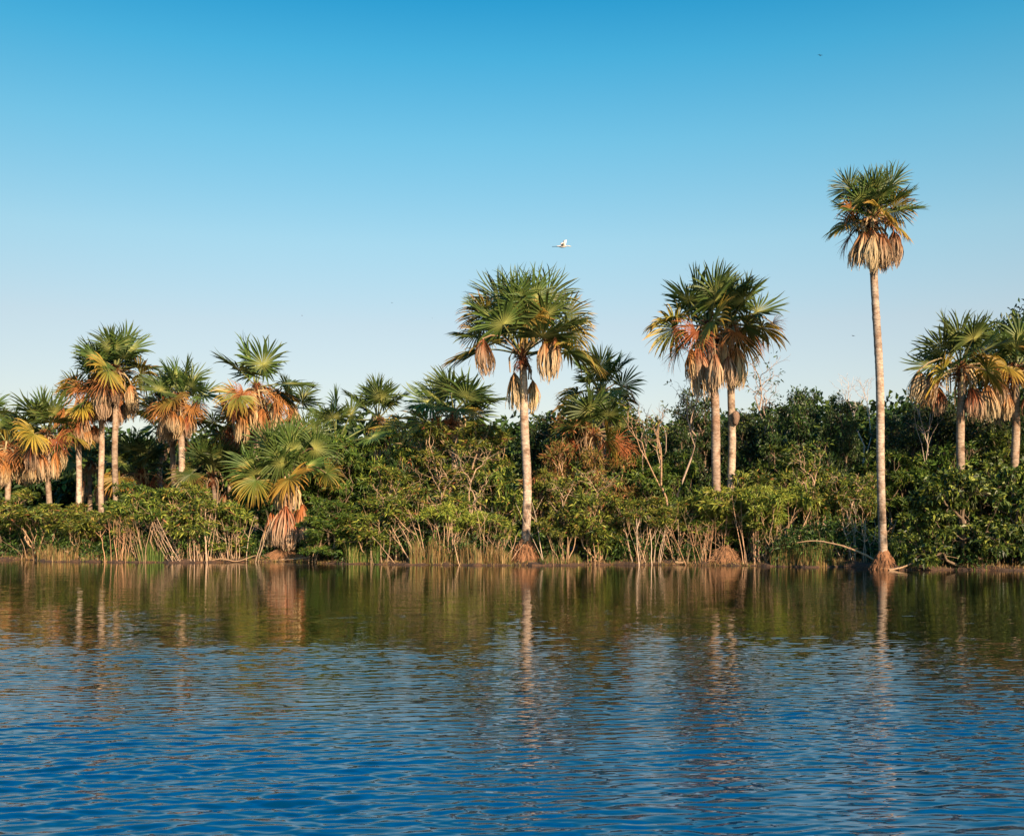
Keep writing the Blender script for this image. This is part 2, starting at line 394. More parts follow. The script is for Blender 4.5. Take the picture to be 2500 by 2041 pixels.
def frond(r, base, az, el, Lp, R, state, nseg=46, tint=1.0, pdroop=None, fan=None, width=1.0, roll=None):
    """state 0 fresh .. 1 yellowing .. 2 rusty drooping .. 3 dry and hanging. returns Geo"""
    g = Geo()
    d = np.array([math.cos(az) * math.cos(el), math.sin(az) * math.cos(el), math.sin(el)])
    gp = pdroop if pdroop is not None else (0.25, 0.6, 1.0, 3.2)[min(3, int(round(state)))]
    pts = [np.array(base, float)]; K = 7
    for i in range(K):
        pts.append(pts[-1] + d * Lp / K); d = nrm(d - UP * gp / K * (0.5 + i / K))
    pc = C_PET * (1.0 if state > 1.4 else .7) if state > .8 else np.array([0.22, 0.24, 0.08])
    tube(g, pts, np.linspace(.055, .028, K + 1), 4, pc * tint)
    hub = pts[-1]
    if state > 2.4: return brush(g, r, hub, R, state, tint, width)
    s = nrm(np.cross(d, UP + np.array([math.cos(az), math.sin(az), 0]) * .3 * (1 if abs(d[2]) > .9 else 0)))
    ro = roll if roll is not None else r.uniform(-1.15, 1.15) * (1 - .5 * max(0., math.sin(el)))
    n = np.cross(s, d); s = nrm(s * math.cos(ro) + n * math.sin(ro)); n = np.cross(s, d)
    half = fan if fan is not None else R_(r.uniform(120, 155)) * (1 if state < 2.5 else 1.0)
    th = np.linspace(-half, half, nseg) + r.normal(0, .02, nseg)
    M = 7; t = np.linspace(0, 1, M + 1)
    if state < 1.5: g1, cup = r.uniform(.35, .85) + state * 1.3, r.uniform(.05, .25)
    elif state < 2.5: g1, cup = r.uniform(2.2, 3.6), .1
    else: g1, cup = r.uniform(6, 9), -.1
    Rr = R * (1 - .28 * (np.abs(th) / half) ** 2) * r.uniform(.88, 1.06, nseg)
    dr = nrm(np.cos(th)[:, None] * d + np.sin(th)[:, None] * s + n * (cup * np.abs(np.sin(th)))[:, None])
    P = [np.repeat(hub[None], nseg, 0)]; Ds = [dr]
    cur = dr.copy(); jit = r.normal(size=(nseg, 3)) * (.10 if state < 1.5 else .22) / M
    for i in range(M):
        P.append(P[-1] + cur * (Rr / M)[:, None])
        gg = g1 * (0.15 + 1.5 * (i / M) ** 1.3) / M
        cur = nrm(cur - UP * gg + jit * (1 + i)); Ds.append(cur)
    P = np.stack(P, 1); Dr = np.stack(Ds, 1)                      # nseg, M+1, 3
    nv = nrm(n[None, None] + 0 * Dr) if state <= 2.4 else nrm(Dr * 0 + nrm(P[:, -2:-1] * [1, 1, 0] - hub * [1, 1, 0] + 1e-3))
    W = nrm(np.cross(Dr, nv))
    alt = (np.where(np.arange(nseg) % 2, 1, -1) * R_(32))[:, None, None]
    W = W * np.cos(alt) + np.cross(W, Dr) * np.sin(alt)
    dth = 2 * half / nseg
    fused = 0.48 if state < 1.5 else .2
    full = np.tan(dth / 2) * 2 * fused * R * 1.15
    prof = np.where(t < fused, t / fused, np.maximum(0.10, 1 - .9 * (np.clip(t - fused, 0, 1) / (1 - fused)) ** 1.7)); prof[-1] = 0.02; prof[0] = 0.06
    wd = full * prof * width * (1.0 if state < 2.4 else 1.0)
    A = P + W * wd[None, :, None] * .5; B = P - W * wd[None, :, None] * .5
    v = np.stack([A, B], 2).reshape(-1, 3)
    i0 = (np.arange(nseg)[:, None] * (M + 1) + np.arange(M)[None]) * 2
    q = np.stack([i0, i0 + 1, i0 + 3, i0 + 2], -1).reshape(-1, 4)
    tt = t[None, :, None]; rnd = r.uniform(.75, 1.25, (nseg, 1, 1))
    if state < .5: c = C_PALE * np.clip(1 - tt * 2.6, 0, 1) + C_GREEN * np.clip(tt * 2.6, 0, 1) * rnd; c = c + (C_YEL * .35) * np.clip((tt - .8) * 3, 0, 1)
    elif state < 1.5:
        m = np.clip((state - .5) * .9 + (tt - .3) * .9 + r.normal(0, .12, (nseg, 1, 1)), 0, 1)
        c = (C_GREEN * 1.3 * (1 - m) + C_YEL * m) * rnd; c = c * (1 - .5 * np.clip((tt - .7) * 2.4, 0, 1)) + C_ORNG * .5 * np.clip((tt - .7) * 2.4, 0, 1)
    elif state < 2.4:
        m = np.clip(tt * 1.1 + r.normal(0, .2, (nseg, 1, 1)), 0, 1); c = (C_RUST * .75 * (1 - m) + C_ORNG * m) * rnd
    else:
        m = np.clip(tt * 1.25 + (state - 3) + r.normal(0, .2, (nseg, 1, 1)), 0, 1); c = (C_RUST * (1 - m) + C_TAN * m) * rnd
    c = np.broadcast_to(c, (nseg, M + 1, 3)) * tint
    g.add(v, None, q, np.repeat(c.reshape(-1, 3), 2, 0))
    return g

def brush(g, r, hub, R, state, tint, width):
    """dead fan leaf hanging closed like a brush: narrow neck, belly, ragged lower end"""
    ns, M = 84, 8; t = np.linspace(0, 1, M + 1)
    wa = R * r.uniform(.36, .50); wb = wa * r.uniform(.5, .8); ph = r.uniform(0, 3.14); close = r.uniform(.3, .7)
    a = r.uniform(0, 6.283, ns); q = np.sqrt(r.uniform(.15, 1.0, ns)); Ls = R * (1.08 - .35 * q ** 2 * close) * r.uniform(.82, 1.08, ns)
    rad = (t ** .62) * (1 + .25 * t) * (1 - close * t ** 3.0)
    x, y = np.cos(a) * wa * q, np.sin(a) * wb * q
    xx, yy = x * math.cos(ph) - y * math.sin(ph), x * math.sin(ph) + y * math.cos(ph)
    lean = r.normal(0, .06, 2) * R
    P = np.stack([hub[0] + xx[:, None] * rad + lean[0] * t ** 1.5, hub[1] + yy[:, None] * rad + lean[1] * t ** 1.5, hub[2] - Ls[:, None] * t[None] ** .95], -1)
    P = P + np.cumsum(r.normal(size=P.shape) * .012 * R, 1) * [1, 1, .3]
    Dr = nrm(np.gradient(P, axis=1)); o = nrm(np.stack([xx, yy, 0 * xx], 1) + 1e-4)[:, None] + r.normal(size=(ns, 1, 3)) * .5
    W = nrm(np.cross(Dr, o)); wd = (.085 * R / 1.6 * width / 1.5) * np.where(t < .15, .5 + t * 3, 1 - .75 * t ** 2) 
    A = P + W * wd[None, :, None] * .5; B = P - W * wd[None, :, None] * .5
    v = np.stack([A, B], 2).reshape(-1, 3); i0 = (np.arange(ns)[:, None] * (M + 1) + np.arange(M)[None]) * 2
    qd = np.stack([i0, i0 + 1, i0 + 3, i0 + 2], -1).reshape(-1, 4)
    m = np.clip(t[None, :, None] * 1.5 + (state - 3) * 1.3 + r.normal(0, .22, (ns, 1, 1)), 0, 1)
    c = (C_RUST * (1 - m) + C_TAN * m) * r.uniform(.65, 1.2, (ns, 1, 1)) * tint
    g.add(v, None, qd, np.repeat(np.broadcast_to(c, (ns, M + 1, 3)).reshape(-1, 3), 2, 0))
    return g

def palm(label, px, cy, D, cr, tw, base_px=None, green=14, semi=4, rusty=3, dry=6, seed=0, leafR=None, petiole=None, dark=1.0, bark=(0.50, 0.37, 0.26),
         mound=None, group=None, drydrop=None, top=1.0, mirror=1, kind_name='palm_tree', extra=None, tilt=0.0, stubs=14, trunk_top=0.0, nseg=46, dryR=None, wind=0.0, scars=None):
    """px, cy: heart of the crown in the photograph; cr: crown radius in photo px; tw: trunk width px"""
    r = np.random.default_rng(500 + seed)
    bx = base_px if base_px is not None else px
    x0, x1 = X_(bx, D), X_(px, D); z0 = float(ground(x0, D)); z1 = Z_(cy, D)
    e = empty(kind_name, (x0, D, z0)); tag(e, label, 'palm tree', group)
    Ht = z1 - z0; rad = tw * D / FPX / 2; cw = cr * D / FPX
    # trunk
    g = Geo(); n = max(14, int(Ht / (.12 if scars else .22))); t = np.linspace(0, 1, n)
    bend = np.sin(t * math.pi) * np.clip(r.normal(0, .10), -.12, .12) + 0.05 * np.sin(t * 9 + seed) * (t * (1 - t)) * 4
    pts = np.stack([(x1 - x0) * t + bend, 0.05 * np.sin(t * 5 + seed), t * (Ht - .1)], 1)
    zz = t * Ht
    rr = rad * .95 * (1.04 - .12 * t + .04 * np.exp(-((t - .55) / .25) ** 2)) + rad * .45 * np.exp(-zz / .35) + rad * .02 * r.normal(size=n)
    if trunk_top: rr = np.where(t > 1 - trunk_top, rr * .93, rr)
    c = np.tile(np.array(bark) * .78, (n, 1)) * r.uniform(.85, 1.1, (n, 1)) * (1 + .12 * np.sin(np.linspace(0, 1, n) * 11 + seed))[:, None]
    top_len = 1.1 if not trunk_top else trunk_top * Ht
    m = np.clip((zz - (Ht - top_len)) / .4, 0, 1)[:, None]
    c = c * (1 - m) + np.array([0.20, 0.085, 0.04]) * m
    cs = []
    if scars:                                                   # burnt patches low on the bark
        for sz, sl in scars:
            cs.append((sz, sl))
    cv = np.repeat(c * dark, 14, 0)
    if cs:
        ang = np.tile(np.arange(14) * 2 * math.pi / 14, n); zr = np.repeat(zz, 14)
        for i_, (sz, sl) in enumerate(cs):
            cv *= (1 - .9 * np.exp(-((zr - sz) / sl) ** 2 - ((ang - math.pi - (-.5, .4, .1)[i_ % 3]) / .75) ** 2))[:, None]
    tube(g, pts, rr, 14, cv)
    tr = g.obj('trunk', M_TRUNK, e, smooth=True)
    if mound:
        mw, mh = mound; g = Geo(); k = 12
        tt = np.linspace(0, 1, k); prof = rad * 1.0 + (mw / 2 - rad) * (1 - tt) ** 0.85
        prof[0] *= 1.06
        kk = 40; ang = np.arange(kk) / kk * 6.283
        lum = 1 + .10 * np.sin(ang * 5 + seed)[None] * (1 - tt)[:, None] + r.normal(0, .035, (k, kk)) + .06 * np.sin(ang * 13)[None]
        v = np.stack([prof[:, None] * lum * np.cos(ang), prof[:, None] * lum * np.sin(ang) * .9, np.broadcast_to((tt * (mh + .35) - .35)[:, None], (k, kk))], -1)
        i = np.arange(k - 1)[:, None] * kk; j = np.arange(kk)[None]; j2 = (j + 1) % kk
        g.add(v.reshape(-1, 3), None, np.stack([i + j, i + j2, i + kk + j2, i + kk + j], -1).reshape(-1, 4), np.array([0.33, 0.16, 0.075]))
        for q in range(260):                                    # rootlets
            a = r.uniform(0, 6.283); u = r.uniform(.05, .8); rr0 = (rad + (mw / 2 - rad) * (1 - u) ** .85)
            p = np.array([math.cos(a) * rr0, math.sin(a) * rr0 * .9, u * mh]); dn = nrm([math.cos(a) * .5, math.sin(a) * .5, -1])
            L = r.uniform(.12, .35); tube(g, [p, p + dn * L * .5 + r.normal(size=3) * .02, p + dn * L], [.012, .011, .006], 3, np.array([0.45, 0.22, 0.11]) * r.uniform(.5, 1.3))
        g.obj('root_mound', M_MOUND, tr, smooth=True)
    apex = pts[-1]
    R0 = (leafR if leafR else cw * .50) * 1.16; Lp0 = (petiole if petiole else cw * .56) * 1.10; rad *= .93
    ga = 2.399963; a0 = r.uniform(0, 6.28)
    green = max(4, int(round(green * .82)))
    for i in range(green):
        u = (i + .5) / green
        el = R_(88 * top) * (1 - u) + R_(2) * u + r.normal(0, .08)
        az = a0 + i * ga + r.normal(0, .15)
        lp = Lp0 * r.uniform(.85, 1.1) * (0.82 + .25 * u)
        st = 0 if u < .85 else r.choice([0, .7])
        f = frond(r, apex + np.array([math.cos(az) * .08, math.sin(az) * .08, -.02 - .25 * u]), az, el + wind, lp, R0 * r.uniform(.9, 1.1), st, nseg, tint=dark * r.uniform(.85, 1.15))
        f.obj('frond', M_PALM, e)
    for i in range(semi):
        az = a0 + 1.1 + i * 2 * math.pi / max(1, semi) + r.normal(0, .3)
        f = frond(r, apex + np.array([math.cos(az) * .1, math.sin(az) * .1, -.35]), az, r.uniform(-.15, .30), Lp0 * r.uniform(.85, 1.15), R0 * r.uniform(.95, 1.1), r.uniform(.75, 1.4), nseg, tint=dark, pdroop=.7)
        f.obj('frond', M_PALM, e)['label'] = 'yellowing lower fan leaf'
    for i in range(rusty):
        az = a0 + 2 + i * 2 * math.pi / max(1, rusty) + r.normal(0, .4)
        f = frond(r, apex + np.array([math.cos(az) * .1, math.sin(az) * .1, -.45]), az, r.uniform(-.2, .25), Lp0 * r.uniform(.7, 1.1), R0 * r.uniform(.85, 1.0), 2, nseg, tint=dark, pdroop=1.2)
        f.obj('dry_frond', M_DRY, e)['label'] = 'rust brown drooping fan leaf'
    for i in range(dry):
        az = a0 + .5 + i * ga + r.normal(0, .3)
        dl = drydrop if drydrop else (.9, 1.5)
        f = frond(r, apex + np.array([math.cos(az) * .1, math.sin(az) * .1, -.5 - .3 * i / max(1, dry)]), az, r.uniform(-.6, .25), r.uniform(*dl), (dryR or R0 * .92) * r.uniform(.8, 1.1), r.uniform(2.5, 3.12), 54, tint=dark * r.uniform(.85, 1.1), pdroop=r.uniform(2.2, 4), width=1.5)
        f.obj('dry_frond', M_DRY, e)
    for (fpx, fpy, stt, RR, *more) in (extra or []):                    # single leaves the photograph shows at a known place
        hub = np.array([X_(fpx, D) - x0, (r.uniform(-.6, .2) if abs(fpx - px) > 12 else -.7) if not more else more[2], Z_(fpy, D) - z0])
        s0 = apex + np.array([0, 0, -.4]); dv = hub - s0
        az = math.atan2(dv[1], dv[0]); hd = math.hypot(dv[0], dv[1])
        g = Geo(); mid = (s0 + hub) / 2 + UP * (.25 + .15 * hd)
        tube(g, [s0, (s0 + mid) / 2 + UP * .08, mid, (mid + hub) / 2 + UP * .1 + nrm(hub - mid) * .1, hub], [.05, .045, .04, .035, .03], 4, C_PET * (1 if stt > 1 else .6))
        if more: az = 0.0 if more[0] > 0 else math.pi
        f = frond(r, hub, az, (-.5 if stt > 1.5 else .1) if not more else more[1], .06, RR, stt, 60, tint=dark, width=1.4 if stt > 2 else 1.0,
                  roll=None if not more else (1.05 if more[0] > 0 else -1.05))
        for vv, cc, qq in zip(f.v, f.c, f.q): pass
        off = g.n
        for vv, cc in zip(f.v, f.c): g.v.append(vv); g.c.append(cc)
        for qq in f.q: g.q.append(qq + off)
        g.n += f.n
        g.obj('dry_frond' if stt > 1.5 else 'frond', M_DRY if stt > 1.5 else M_PALM, e)
    if stubs:                                                     # old leaf bases round the neck
        g = Geo()
        for i in range(stubs):
            az = r.uniform(0, 6.28); zt = -r.uniform(.05, 1.0); L = r.uniform(.5, 1.5); hz = r.uniform(.2, .6)
            p = apex + np.array([math.cos(az) * rad * .8, math.sin(az) * rad * .8, zt]); o_ = np.array([math.cos(az), math.sin(az), 0])
            tube(g, [p, p + o_ * hz * .5 + UP * .12, p + o_ * hz - UP * L * .35, p + o_ * hz * .9 - UP * L], [.07, .06, .045, .03], 4, C_PET * r.uniform(.8, 1.3) * dark)
        g.obj('leaf_bases', M_DRY, e)
        g = Geo()
        for i in range(150):                                      # fibrous sheath of the crown
            az = r.uniform(0, 6.28); zt = -r.uniform(-.1, .9); o_ = np.array([math.cos(az), math.sin(az), r.uniform(-.9, .4)])
            p = apex + np.array([math.cos(az) * rad * .7, math.sin(az) * rad * .7, zt]); L = r.uniform(.15, .45)
            tube(g, [p, p + nrm(o_) * L * .6, p + nrm(o_) * L - UP * .12], [.02, .015, .006], 3, C_RUST * r.uniform(.25, 1.0) * dark)
        g.obj('fibre_sheath', M_DRY, e)
    return e

# ------------------------------------------------------------------ bare trees, branches, grass
def bare_tree(label, px, ytop, ybase, wpx, D, col, seed, leafy=0, name='bare_tree', pal=OLIVE, r0=.0085, ntips=70, lean=0.0):
    r = np.random.default_rng(seed); x = X_(px, D); z = float(ground(x, D)); h = Z_(ytop, D) - z; w = wpx * D / FPX
    hb = max(.3, (Z_(ybase, D) - z) / h)
    e = empty(name, (x, D, z)); tag(e, label, 'tree')
    P = np.stack([r.uniform(-.5, .5, ntips) * w, r.uniform(-.4, .4, ntips) * w, h * (hb + (1 - hb) * r.uniform(0, 1, ntips) ** .7)], 1)
    P[:, 0] *= .45 + .55 * (P[:, 2] - h * hb) / (h * (1 - hb)); P[:, 0] += lean * P[:, 2] / h
    g = Geo(); tips = []
    grow(g, r, np.array([0, 0, -.2]), np.array([0, 0, 1.]), P, r0, np.array(col), tips, f=.5, wig=.09, minr=.008)
    g.obj('trunk', M_STEM, e, smooth=True)
    if leafy:
        T = np.array(tips); T = T[r.random(len(T)) < leafy]
        gl = Geo(); leaves(gl, r, T[:, :3], nrm(T[:, 3:] + UP * .3), 7, .2, .07, pal, jitter=.1)
        gl.obj('crown', M_LEAF, e)
    return e

def branch(label, pts, rads, col, name='fallen_branch', twigs=0, seed=0, leafy=0):
    """pts: (px, py, D) of a curved branch"""
    r = np.random.default_rng(seed); W = np.array([(X_(a, D), D, Z_(b, D)) for a, b, D in pts])
    t = np.linspace(0, 1, len(W)); tt = np.linspace(0, 1, 22)
    Q = np.stack([np.interp(tt, t, W[:, i]) for i in range(3)], 1)
    for _ in range(4): Q[1:-1] = (Q[:-2] + Q[2:] + 2 * Q[1:-1]) / 4
    o = Q.mean(0); Q = Q - o + r.normal(size=Q.shape) * .008
    g = Geo(); tube(g, Q, np.interp(tt, t, rads), 7, np.array(col))
    for _ in range(twigs):
        i = r.integers(3, 20); d = nrm(np.array([r.normal(), r.normal() * .5, abs(r.normal()) * .8])); L = r.uniform(.2, .7)
        tube(g, [Q[i], Q[i] + d * L * .5 + r.normal(size=3) * .04, Q[i] + d * L], [.012, .009, .005], 4, np.array(col))
    ob = g.obj(name, M_STEM, smooth=True); ob.location = o
    tag(ob, label, 'branch')
    return ob

def grass(name, label, cat, specs, seed):
    """specs: (px0, px1, off0, off1, n, hmin, hmax, palette, lean)"""
    r = np.random.default_rng(seed); g = Geo()
    for (a, b, o0, o1, n, h0, h1, pal, lean) in specs:
        px = r.uniform(a, b, n); D = np.interp(px, np.linspace(a, b, 9), [shore_at(q) for q in np.linspace(a, b, 9)]) + r.uniform(o0, o1, n)
        x = X_(px, D); D = np.where(D - shore(x) < .05, shore(x) + .05, D); z = ground(x, D) - .03
        clump = np.sin(x * 3.1 + seed) * np.sin(x * 7.7) * .5 + .5
        hgt = (h0 + (h1 - h0) * r.random(n)) * (.6 + .6 * clump)
        az = r.uniform(0, 6.28, n); ln = hgt * lean * r.random(n)
        P0 = np.stack([x, D, z], 1); o = np.stack([np.cos(az) * ln, np.sin(az) * ln, hgt], 1)
        s = np.stack([-np.sin(az), np.cos(az), 0 * az], 1) * r.uniform(.008, .018, (n, 1))
        mid = P0 + o * [.35, .35, .6]; tip = P0 + o * [1, 1, .95]
        v = np.stack([P0 - s, P0 + s, mid + s * .7, mid - s * .7, tip], 1).reshape(-1, 3); i = np.arange(n) * 5
        pal = np.array(pal); c = pal[r.integers(len(pal), size=n)] * r.uniform(.7, 1.25, (n, 1))
        g.add(v, np.stack([i + 3, i + 2, i + 4], 1), np.stack([i, i + 1, i + 2, i + 3], 1), np.repeat(c, 5, 0))
    o = g.obj(name, M_GRASS); tag(o, label, cat, kind='stuff')

# ------------------------------------------------------------------ BUILD
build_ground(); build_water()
# ---- palms (labels say which one) ----
palm('highest palm, round crown on a very long bare mottled trunk at the waterline', 2130, 512, 47.55, 104, 20, base_px=2157, green=20, semi=4, rusty=2, dry=4, seed=3,
     leafR=1.05, petiole=.92, mound=(1.15, .75), drydrop=(.45, .8), dryR=1.3, bark=(0.60, 0.47, 0.35), stubs=10, trunk_top=.03, scars=[(2.2, .35), (1.2, .2)], extra=[(2078, 512, 2, 1.1, -1, -.4, -.2), (2078, 462, 0, 1.1, -1, .5, 0), (2172, 455, 0, 1.15, 1, .8, 0), (2178, 508, 1, 1.15, 1, .0, 0), (2100, 572, 3, 1.5), (2140, 578, 3, 1.5), (2172, 570, 3, 1.5), (2120, 580, 3.2, 1.6)])
palm('big middle palm on a cone of orange roots, pale brush-like dead leaves hanging wide', 1274, 850, 53.0, 165, 22, base_px=1283, green=17, semi=0, rusty=0, dry=0, seed=5,
     leafR=1.8, petiole=1.95, mound=(1.40, 1.15), bark=(0.66, 0.50, 0.37), trunk_top=.12, stubs=4, scars=[(1.95, .22), (2.65, .2), (1.4, .16)],
     extra=[(1180, 842, 3, 1.7, 1, 0, -1.7), (1350, 838, 3, 1.8, 1, 0, -1.7), (1328, 842, 3, 1.9, 1, 0, -1.5), (1254, 908, 3, 1.7, 1, 0, .25), (1299, 925, 3, 1.5, 1, 0, .5), (1283, 782, 1.2, 1.6, 1, -1.3, -1.0),
            (1188, 765, .8, 1.6, -1, .3, .4), (1378, 770, .8, 1.7, 1, .3, .4), (1172, 800, .9, 1.3, -1, -.2, .8), (1395, 805, 1.1, 1.4, 1, -.1, .8), (1225, 735, 0, 1.9, -1, .6, .2), (1330, 735, 0, 1.9, 1, .6, -.3), (1272, 765, 0, 2.0, 1, 1.35, -.5), (1258, 742, 0, 1.8, -1, 1.2, -.9), (1300, 742, 0, 1.8, 1, 1.15, -.8)])
palm('left palm of the tall close pair, smooth trunk, dark fruit strings on its left', 1730, 778, 55.5, 150, 22, base_px=1753, green=13, semi=4, rusty=4, dry=5, seed=8, leafR=1.6, petiole=1.55, drydrop=(1.3, 2.0), bark=(0.50, 0.36, 0.26),
     extra=[(1705, 852, 3, 1.9), (1712, 875, 3, 2.0)])
palm('right palm of the tall close pair, patchy whitish trunk with an insect nest on it', 1786, 775, 56.5, 140, 19, base_px=1779, green=13, semi=2, rusty=3, dry=4, seed=10, leafR=1.4, petiole=1.3, drydrop=(1.2, 1.9), bark=(0.60, 0.46, 0.33),
     extra=[(1792, 852, 3, 1.9), (1880, 790, 2, 1.2)])
palm('palm right of the tall slim one, greyish dead leaves hanging at both sides', 2345, 878, 56.0, 120, 21, base_px=2347, green=13, semi=4, rusty=2, dry=3, seed=12, leafR=1.45, petiole=1.35, drydrop=(1.1, 1.7),
     extra=[(2262, 915, 3, 1.5), (2240, 905, 3, 1.6), (2375, 948, 3, 1.6), (2400, 940, 3, 1.7), (2435, 925, 3, 1.2)])
palm('palm cut by the right edge of the photo, pale lower trunk', 2480, 885, 58.0, 120, 20, base_px=2482, green=12, semi=4, rusty=2, dry=4, seed=14, leafR=1.5, petiole=1.4, drydrop=(1.1, 1.7))
palm('palm right of the central trunk with a clean round green crown behind the thicket', 1466, 945, 62.0, 95, 17, green=14, semi=2, rusty=2, dry=1, seed=16, leafR=1.3, petiole=1.25, extra=[(1535, 950, 2, 1.3)])
palm('lower bushy green palm half sunk in the shrubs behind and right of the central trunk', 1448, 1040, 59.0, 100, 17, green=13, semi=2, rusty=2, dry=1, seed=18, leafR=1.4, petiole=1.2, extra=[(1525, 1092, 2, 1.2)])
palm('palm with wide pale fan leaves above the thicket, left of the central trunk', 1108, 995, 64.0, 100, 17, green=13, semi=1, rusty=1, dry=1, seed=20, leafR=1.65, petiole=1.35, top=.8, extra=[(1062, 1010, 2, 1.1)])
palm('small dark green palm over the thicket with one dry tuft under its crown', 922, 1012, 68.0, 88, 17, green=14, semi=1, rusty=1, dry=2, seed=22, leafR=1.35, petiole=1.35, drydrop=(.3, .6))
palm('young palm with narrow upright fan leaves behind the short palm', 822, 1075, 62.0, 95, 15, green=9, semi=0, rusty=0, dry=0, seed=24, leafR=1.25, petiole=2.1, top=1.05, stubs=4)
palm('short broad palm at the water edge, green fans above orange dead leaf skirt', 702, 1145, 58.0, 150, 34, base_px=704, green=17, semi=1, rusty=0, dry=0, seed=26, leafR=1.5, petiole=1.3, stubs=26, dark=1.2, nseg=56, bark=(0.45, 0.28, 0.16),
     extra=[(662, 1250, 2.7, 1.7), (668, 1262, 2.6, 1.6), (738, 1230, 2.7, 1.9), (728, 1240, 3, 1.8), (704, 1235, 2.95, 1.9, 1, 0, -.9), (690, 1250, 2.85, 1.7, 1, 0, -.7), (716, 1258, 2.75, 1.7, 1, 0, -.8), (640, 1173, .8, 1.6, -1, -.6, -1.2), (801, 1156, .7, 1.2, 1, -.2, -.8), (716, 1085, 0, 1.65, 1, 1.45, -.6), (772, 1098, 0, 1.7, 1, .1, -.8), (625, 1143, 0, 1.7, -1, .15, -.9), (698, 1120, 0, 1.6, -1, -1.1, -1.1), (660, 1092, 0, 1.7, -1, .9, -.2), (750, 1060, 0, 1.6, 1, .9, .1)])
palm('shaggy palm with rust and cream crown, behind the left of the short skirted palm', 625, 932, 70.0, 108, 16, base_px=624, green=6, semi=2, rusty=11, dry=9, seed=28, leafR=1.75, petiole=1.6, drydrop=(1.0, 1.8))
palm('green palm crown peeping out behind the shaggy rust crowned palm, to its right', 714, 992, 76.0, 75, 14, green=9, semi=1, rusty=0, dry=1, seed=30, leafR=1.4, petiole=1.2)
palm('low palm of rust and green fans just left of the shaggy rust crowned palm', 562, 1040, 74.0, 75, 14, green=8, semi=2, rusty=3, dry=4, seed=32, leafR=1.4, petiole=1.1)
palm('palm with compact dark top and curved dead stalks, front of two close left trunks', 438, 955, 72.0, 88, 16, base_px=439, green=12, semi=1, rusty=7, dry=9, seed=34, leafR=1.45, petiole=1.2, drydrop=(1.0, 1.7), bark=(.62, .47, .34))
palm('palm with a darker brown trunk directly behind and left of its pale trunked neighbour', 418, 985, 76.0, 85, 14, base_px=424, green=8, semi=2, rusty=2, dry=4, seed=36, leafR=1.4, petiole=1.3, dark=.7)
palm('tallest palm of the left cluster, round dark green head on the rightmost of three trunks', 283, 888, 73.0, 98, 15, base_px=282, green=14, semi=4, rusty=2, dry=6, seed=38, leafR=1.6, petiole=1.45, drydrop=(1.1, 1.7), extra=[(322, 945, 3, 1.5)])
palm('palm on the middle of three left trunks, crown tangled with its taller neighbour', 246, 915, 74.5, 85, 14, base_px=248, green=8, semi=2, rusty=6, dry=7, seed=40, leafR=1.5, petiole=1.3, drydrop=(1.1, 1.9), bark=(.60, .46, .34))
palm('rusty palm on the leftmost and palest of three trunks in the left cluster', 198, 975, 74.0, 75, 14, base_px=194, green=5, semi=2, rusty=8, dry=9, seed=42, leafR=1.35, petiole=1.2, drydrop=(.9, 1.5), bark=(.68, .54, .42))
palm('green topped palm with two large orange skirts of dead leaves, second from the left edge', 112, 1045, 73.0, 92, 14, base_px=120, green=10, semi=3, rusty=2, dry=2, seed=44, leafR=1.6, petiole=1.4, extra=[(140, 1105, 2.6, 1.6), (92, 1112, 2.7, 1.7), (115, 1110, 2.8, 1.6)])
palm('brown stalked palm at the left edge of the photo with a dark drooping crown', 18, 1075, 74.0, 88, 14, base_px=22, green=5, semi=3, rusty=5, dry=7, seed=46, leafR=1.5, petiole=1.4)
palm('palm mostly out of the photo at the left edge, only green leaf tips showing', -45, 1020, 78.0, 80, 14, green=12, semi=1, rusty=1, dry=2, seed=48, leafR=1.5, petiole=1.2)
palm('low green palm with rust tuft between the three trunks and the close left pair', 342, 1140, 80.0, 85, 14, green=13, semi=1, rusty=3, dry=3, seed=50, leafR=1.6, petiole=1.5, drydrop=(.4, .8))
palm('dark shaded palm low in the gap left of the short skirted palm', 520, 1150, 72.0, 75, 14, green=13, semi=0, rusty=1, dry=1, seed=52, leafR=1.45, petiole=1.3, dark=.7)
palm('small green palm low behind the leftmost of three pale trunks', 222, 1120, 84.0, 65, 12, green=11, semi=0, rusty=1, dry=2, seed=54, leafR=1.5, petiole=1.2)
palm('green palm partly hidden far behind the dark topped palm of the left group', 395, 1040, 84.0, 70, 12, green=11, semi=0, rusty=1, dry=1, seed=56, leafR=1.5, petiole=1.3)

# ---- front row of shrubs, left to right ----
F = 'leafy shrubs and small trees of the river bank thicket'
plant('stemmy', -60, 1215, 230, None, 'olive shrub on bare stems cut by the left edge of the photo', F, 1.3)
plant('stemmy', 90, 1222, 235, None, 'yellow green shrub over a dark hollow, under the two orange leaf skirts', F, 1.1)
plant('bushy', 235, 1215, 200, None, 'olive shrub in front of the three palm trunks at left', F, 2.8)
plant('sapling', 200, 1265, 120, None, 'low green sapling clump on the grassy spit at left', None, 1.4)
plant('sapling', 300, 1235, 110, None, 'bundle of thin upright orange stems below the tallest left palm', None, 0.9)
plant('stemmy', 385, 1185, 250, None, 'wide olive shrub on slanting pale stems below the close pair of left trunks', F, 1.0)
plant('bushy', 500, 1178, 230, None, 'fuller olive shrub on one stout pale stem, left of the short skirted palm', F, 0.9)
plant('sapling', 560, 1215, 150, None, 'cluster of upright leafy saplings touching the short skirted palm on its left', None, 1.0)
plant('sapling', 455, 1262, 110, None, 'low fan of orange stems with few leaves at the waterline', None, 0.7)
plant('green', 810, 1215, 190, None, 'dense green shrub right of the short skirted palm', F, 1.1)
plant('green', 775, 1120, 210, None, 'taller dark green shrub behind the dense green one, right of the short skirted palm', F, 5.5)
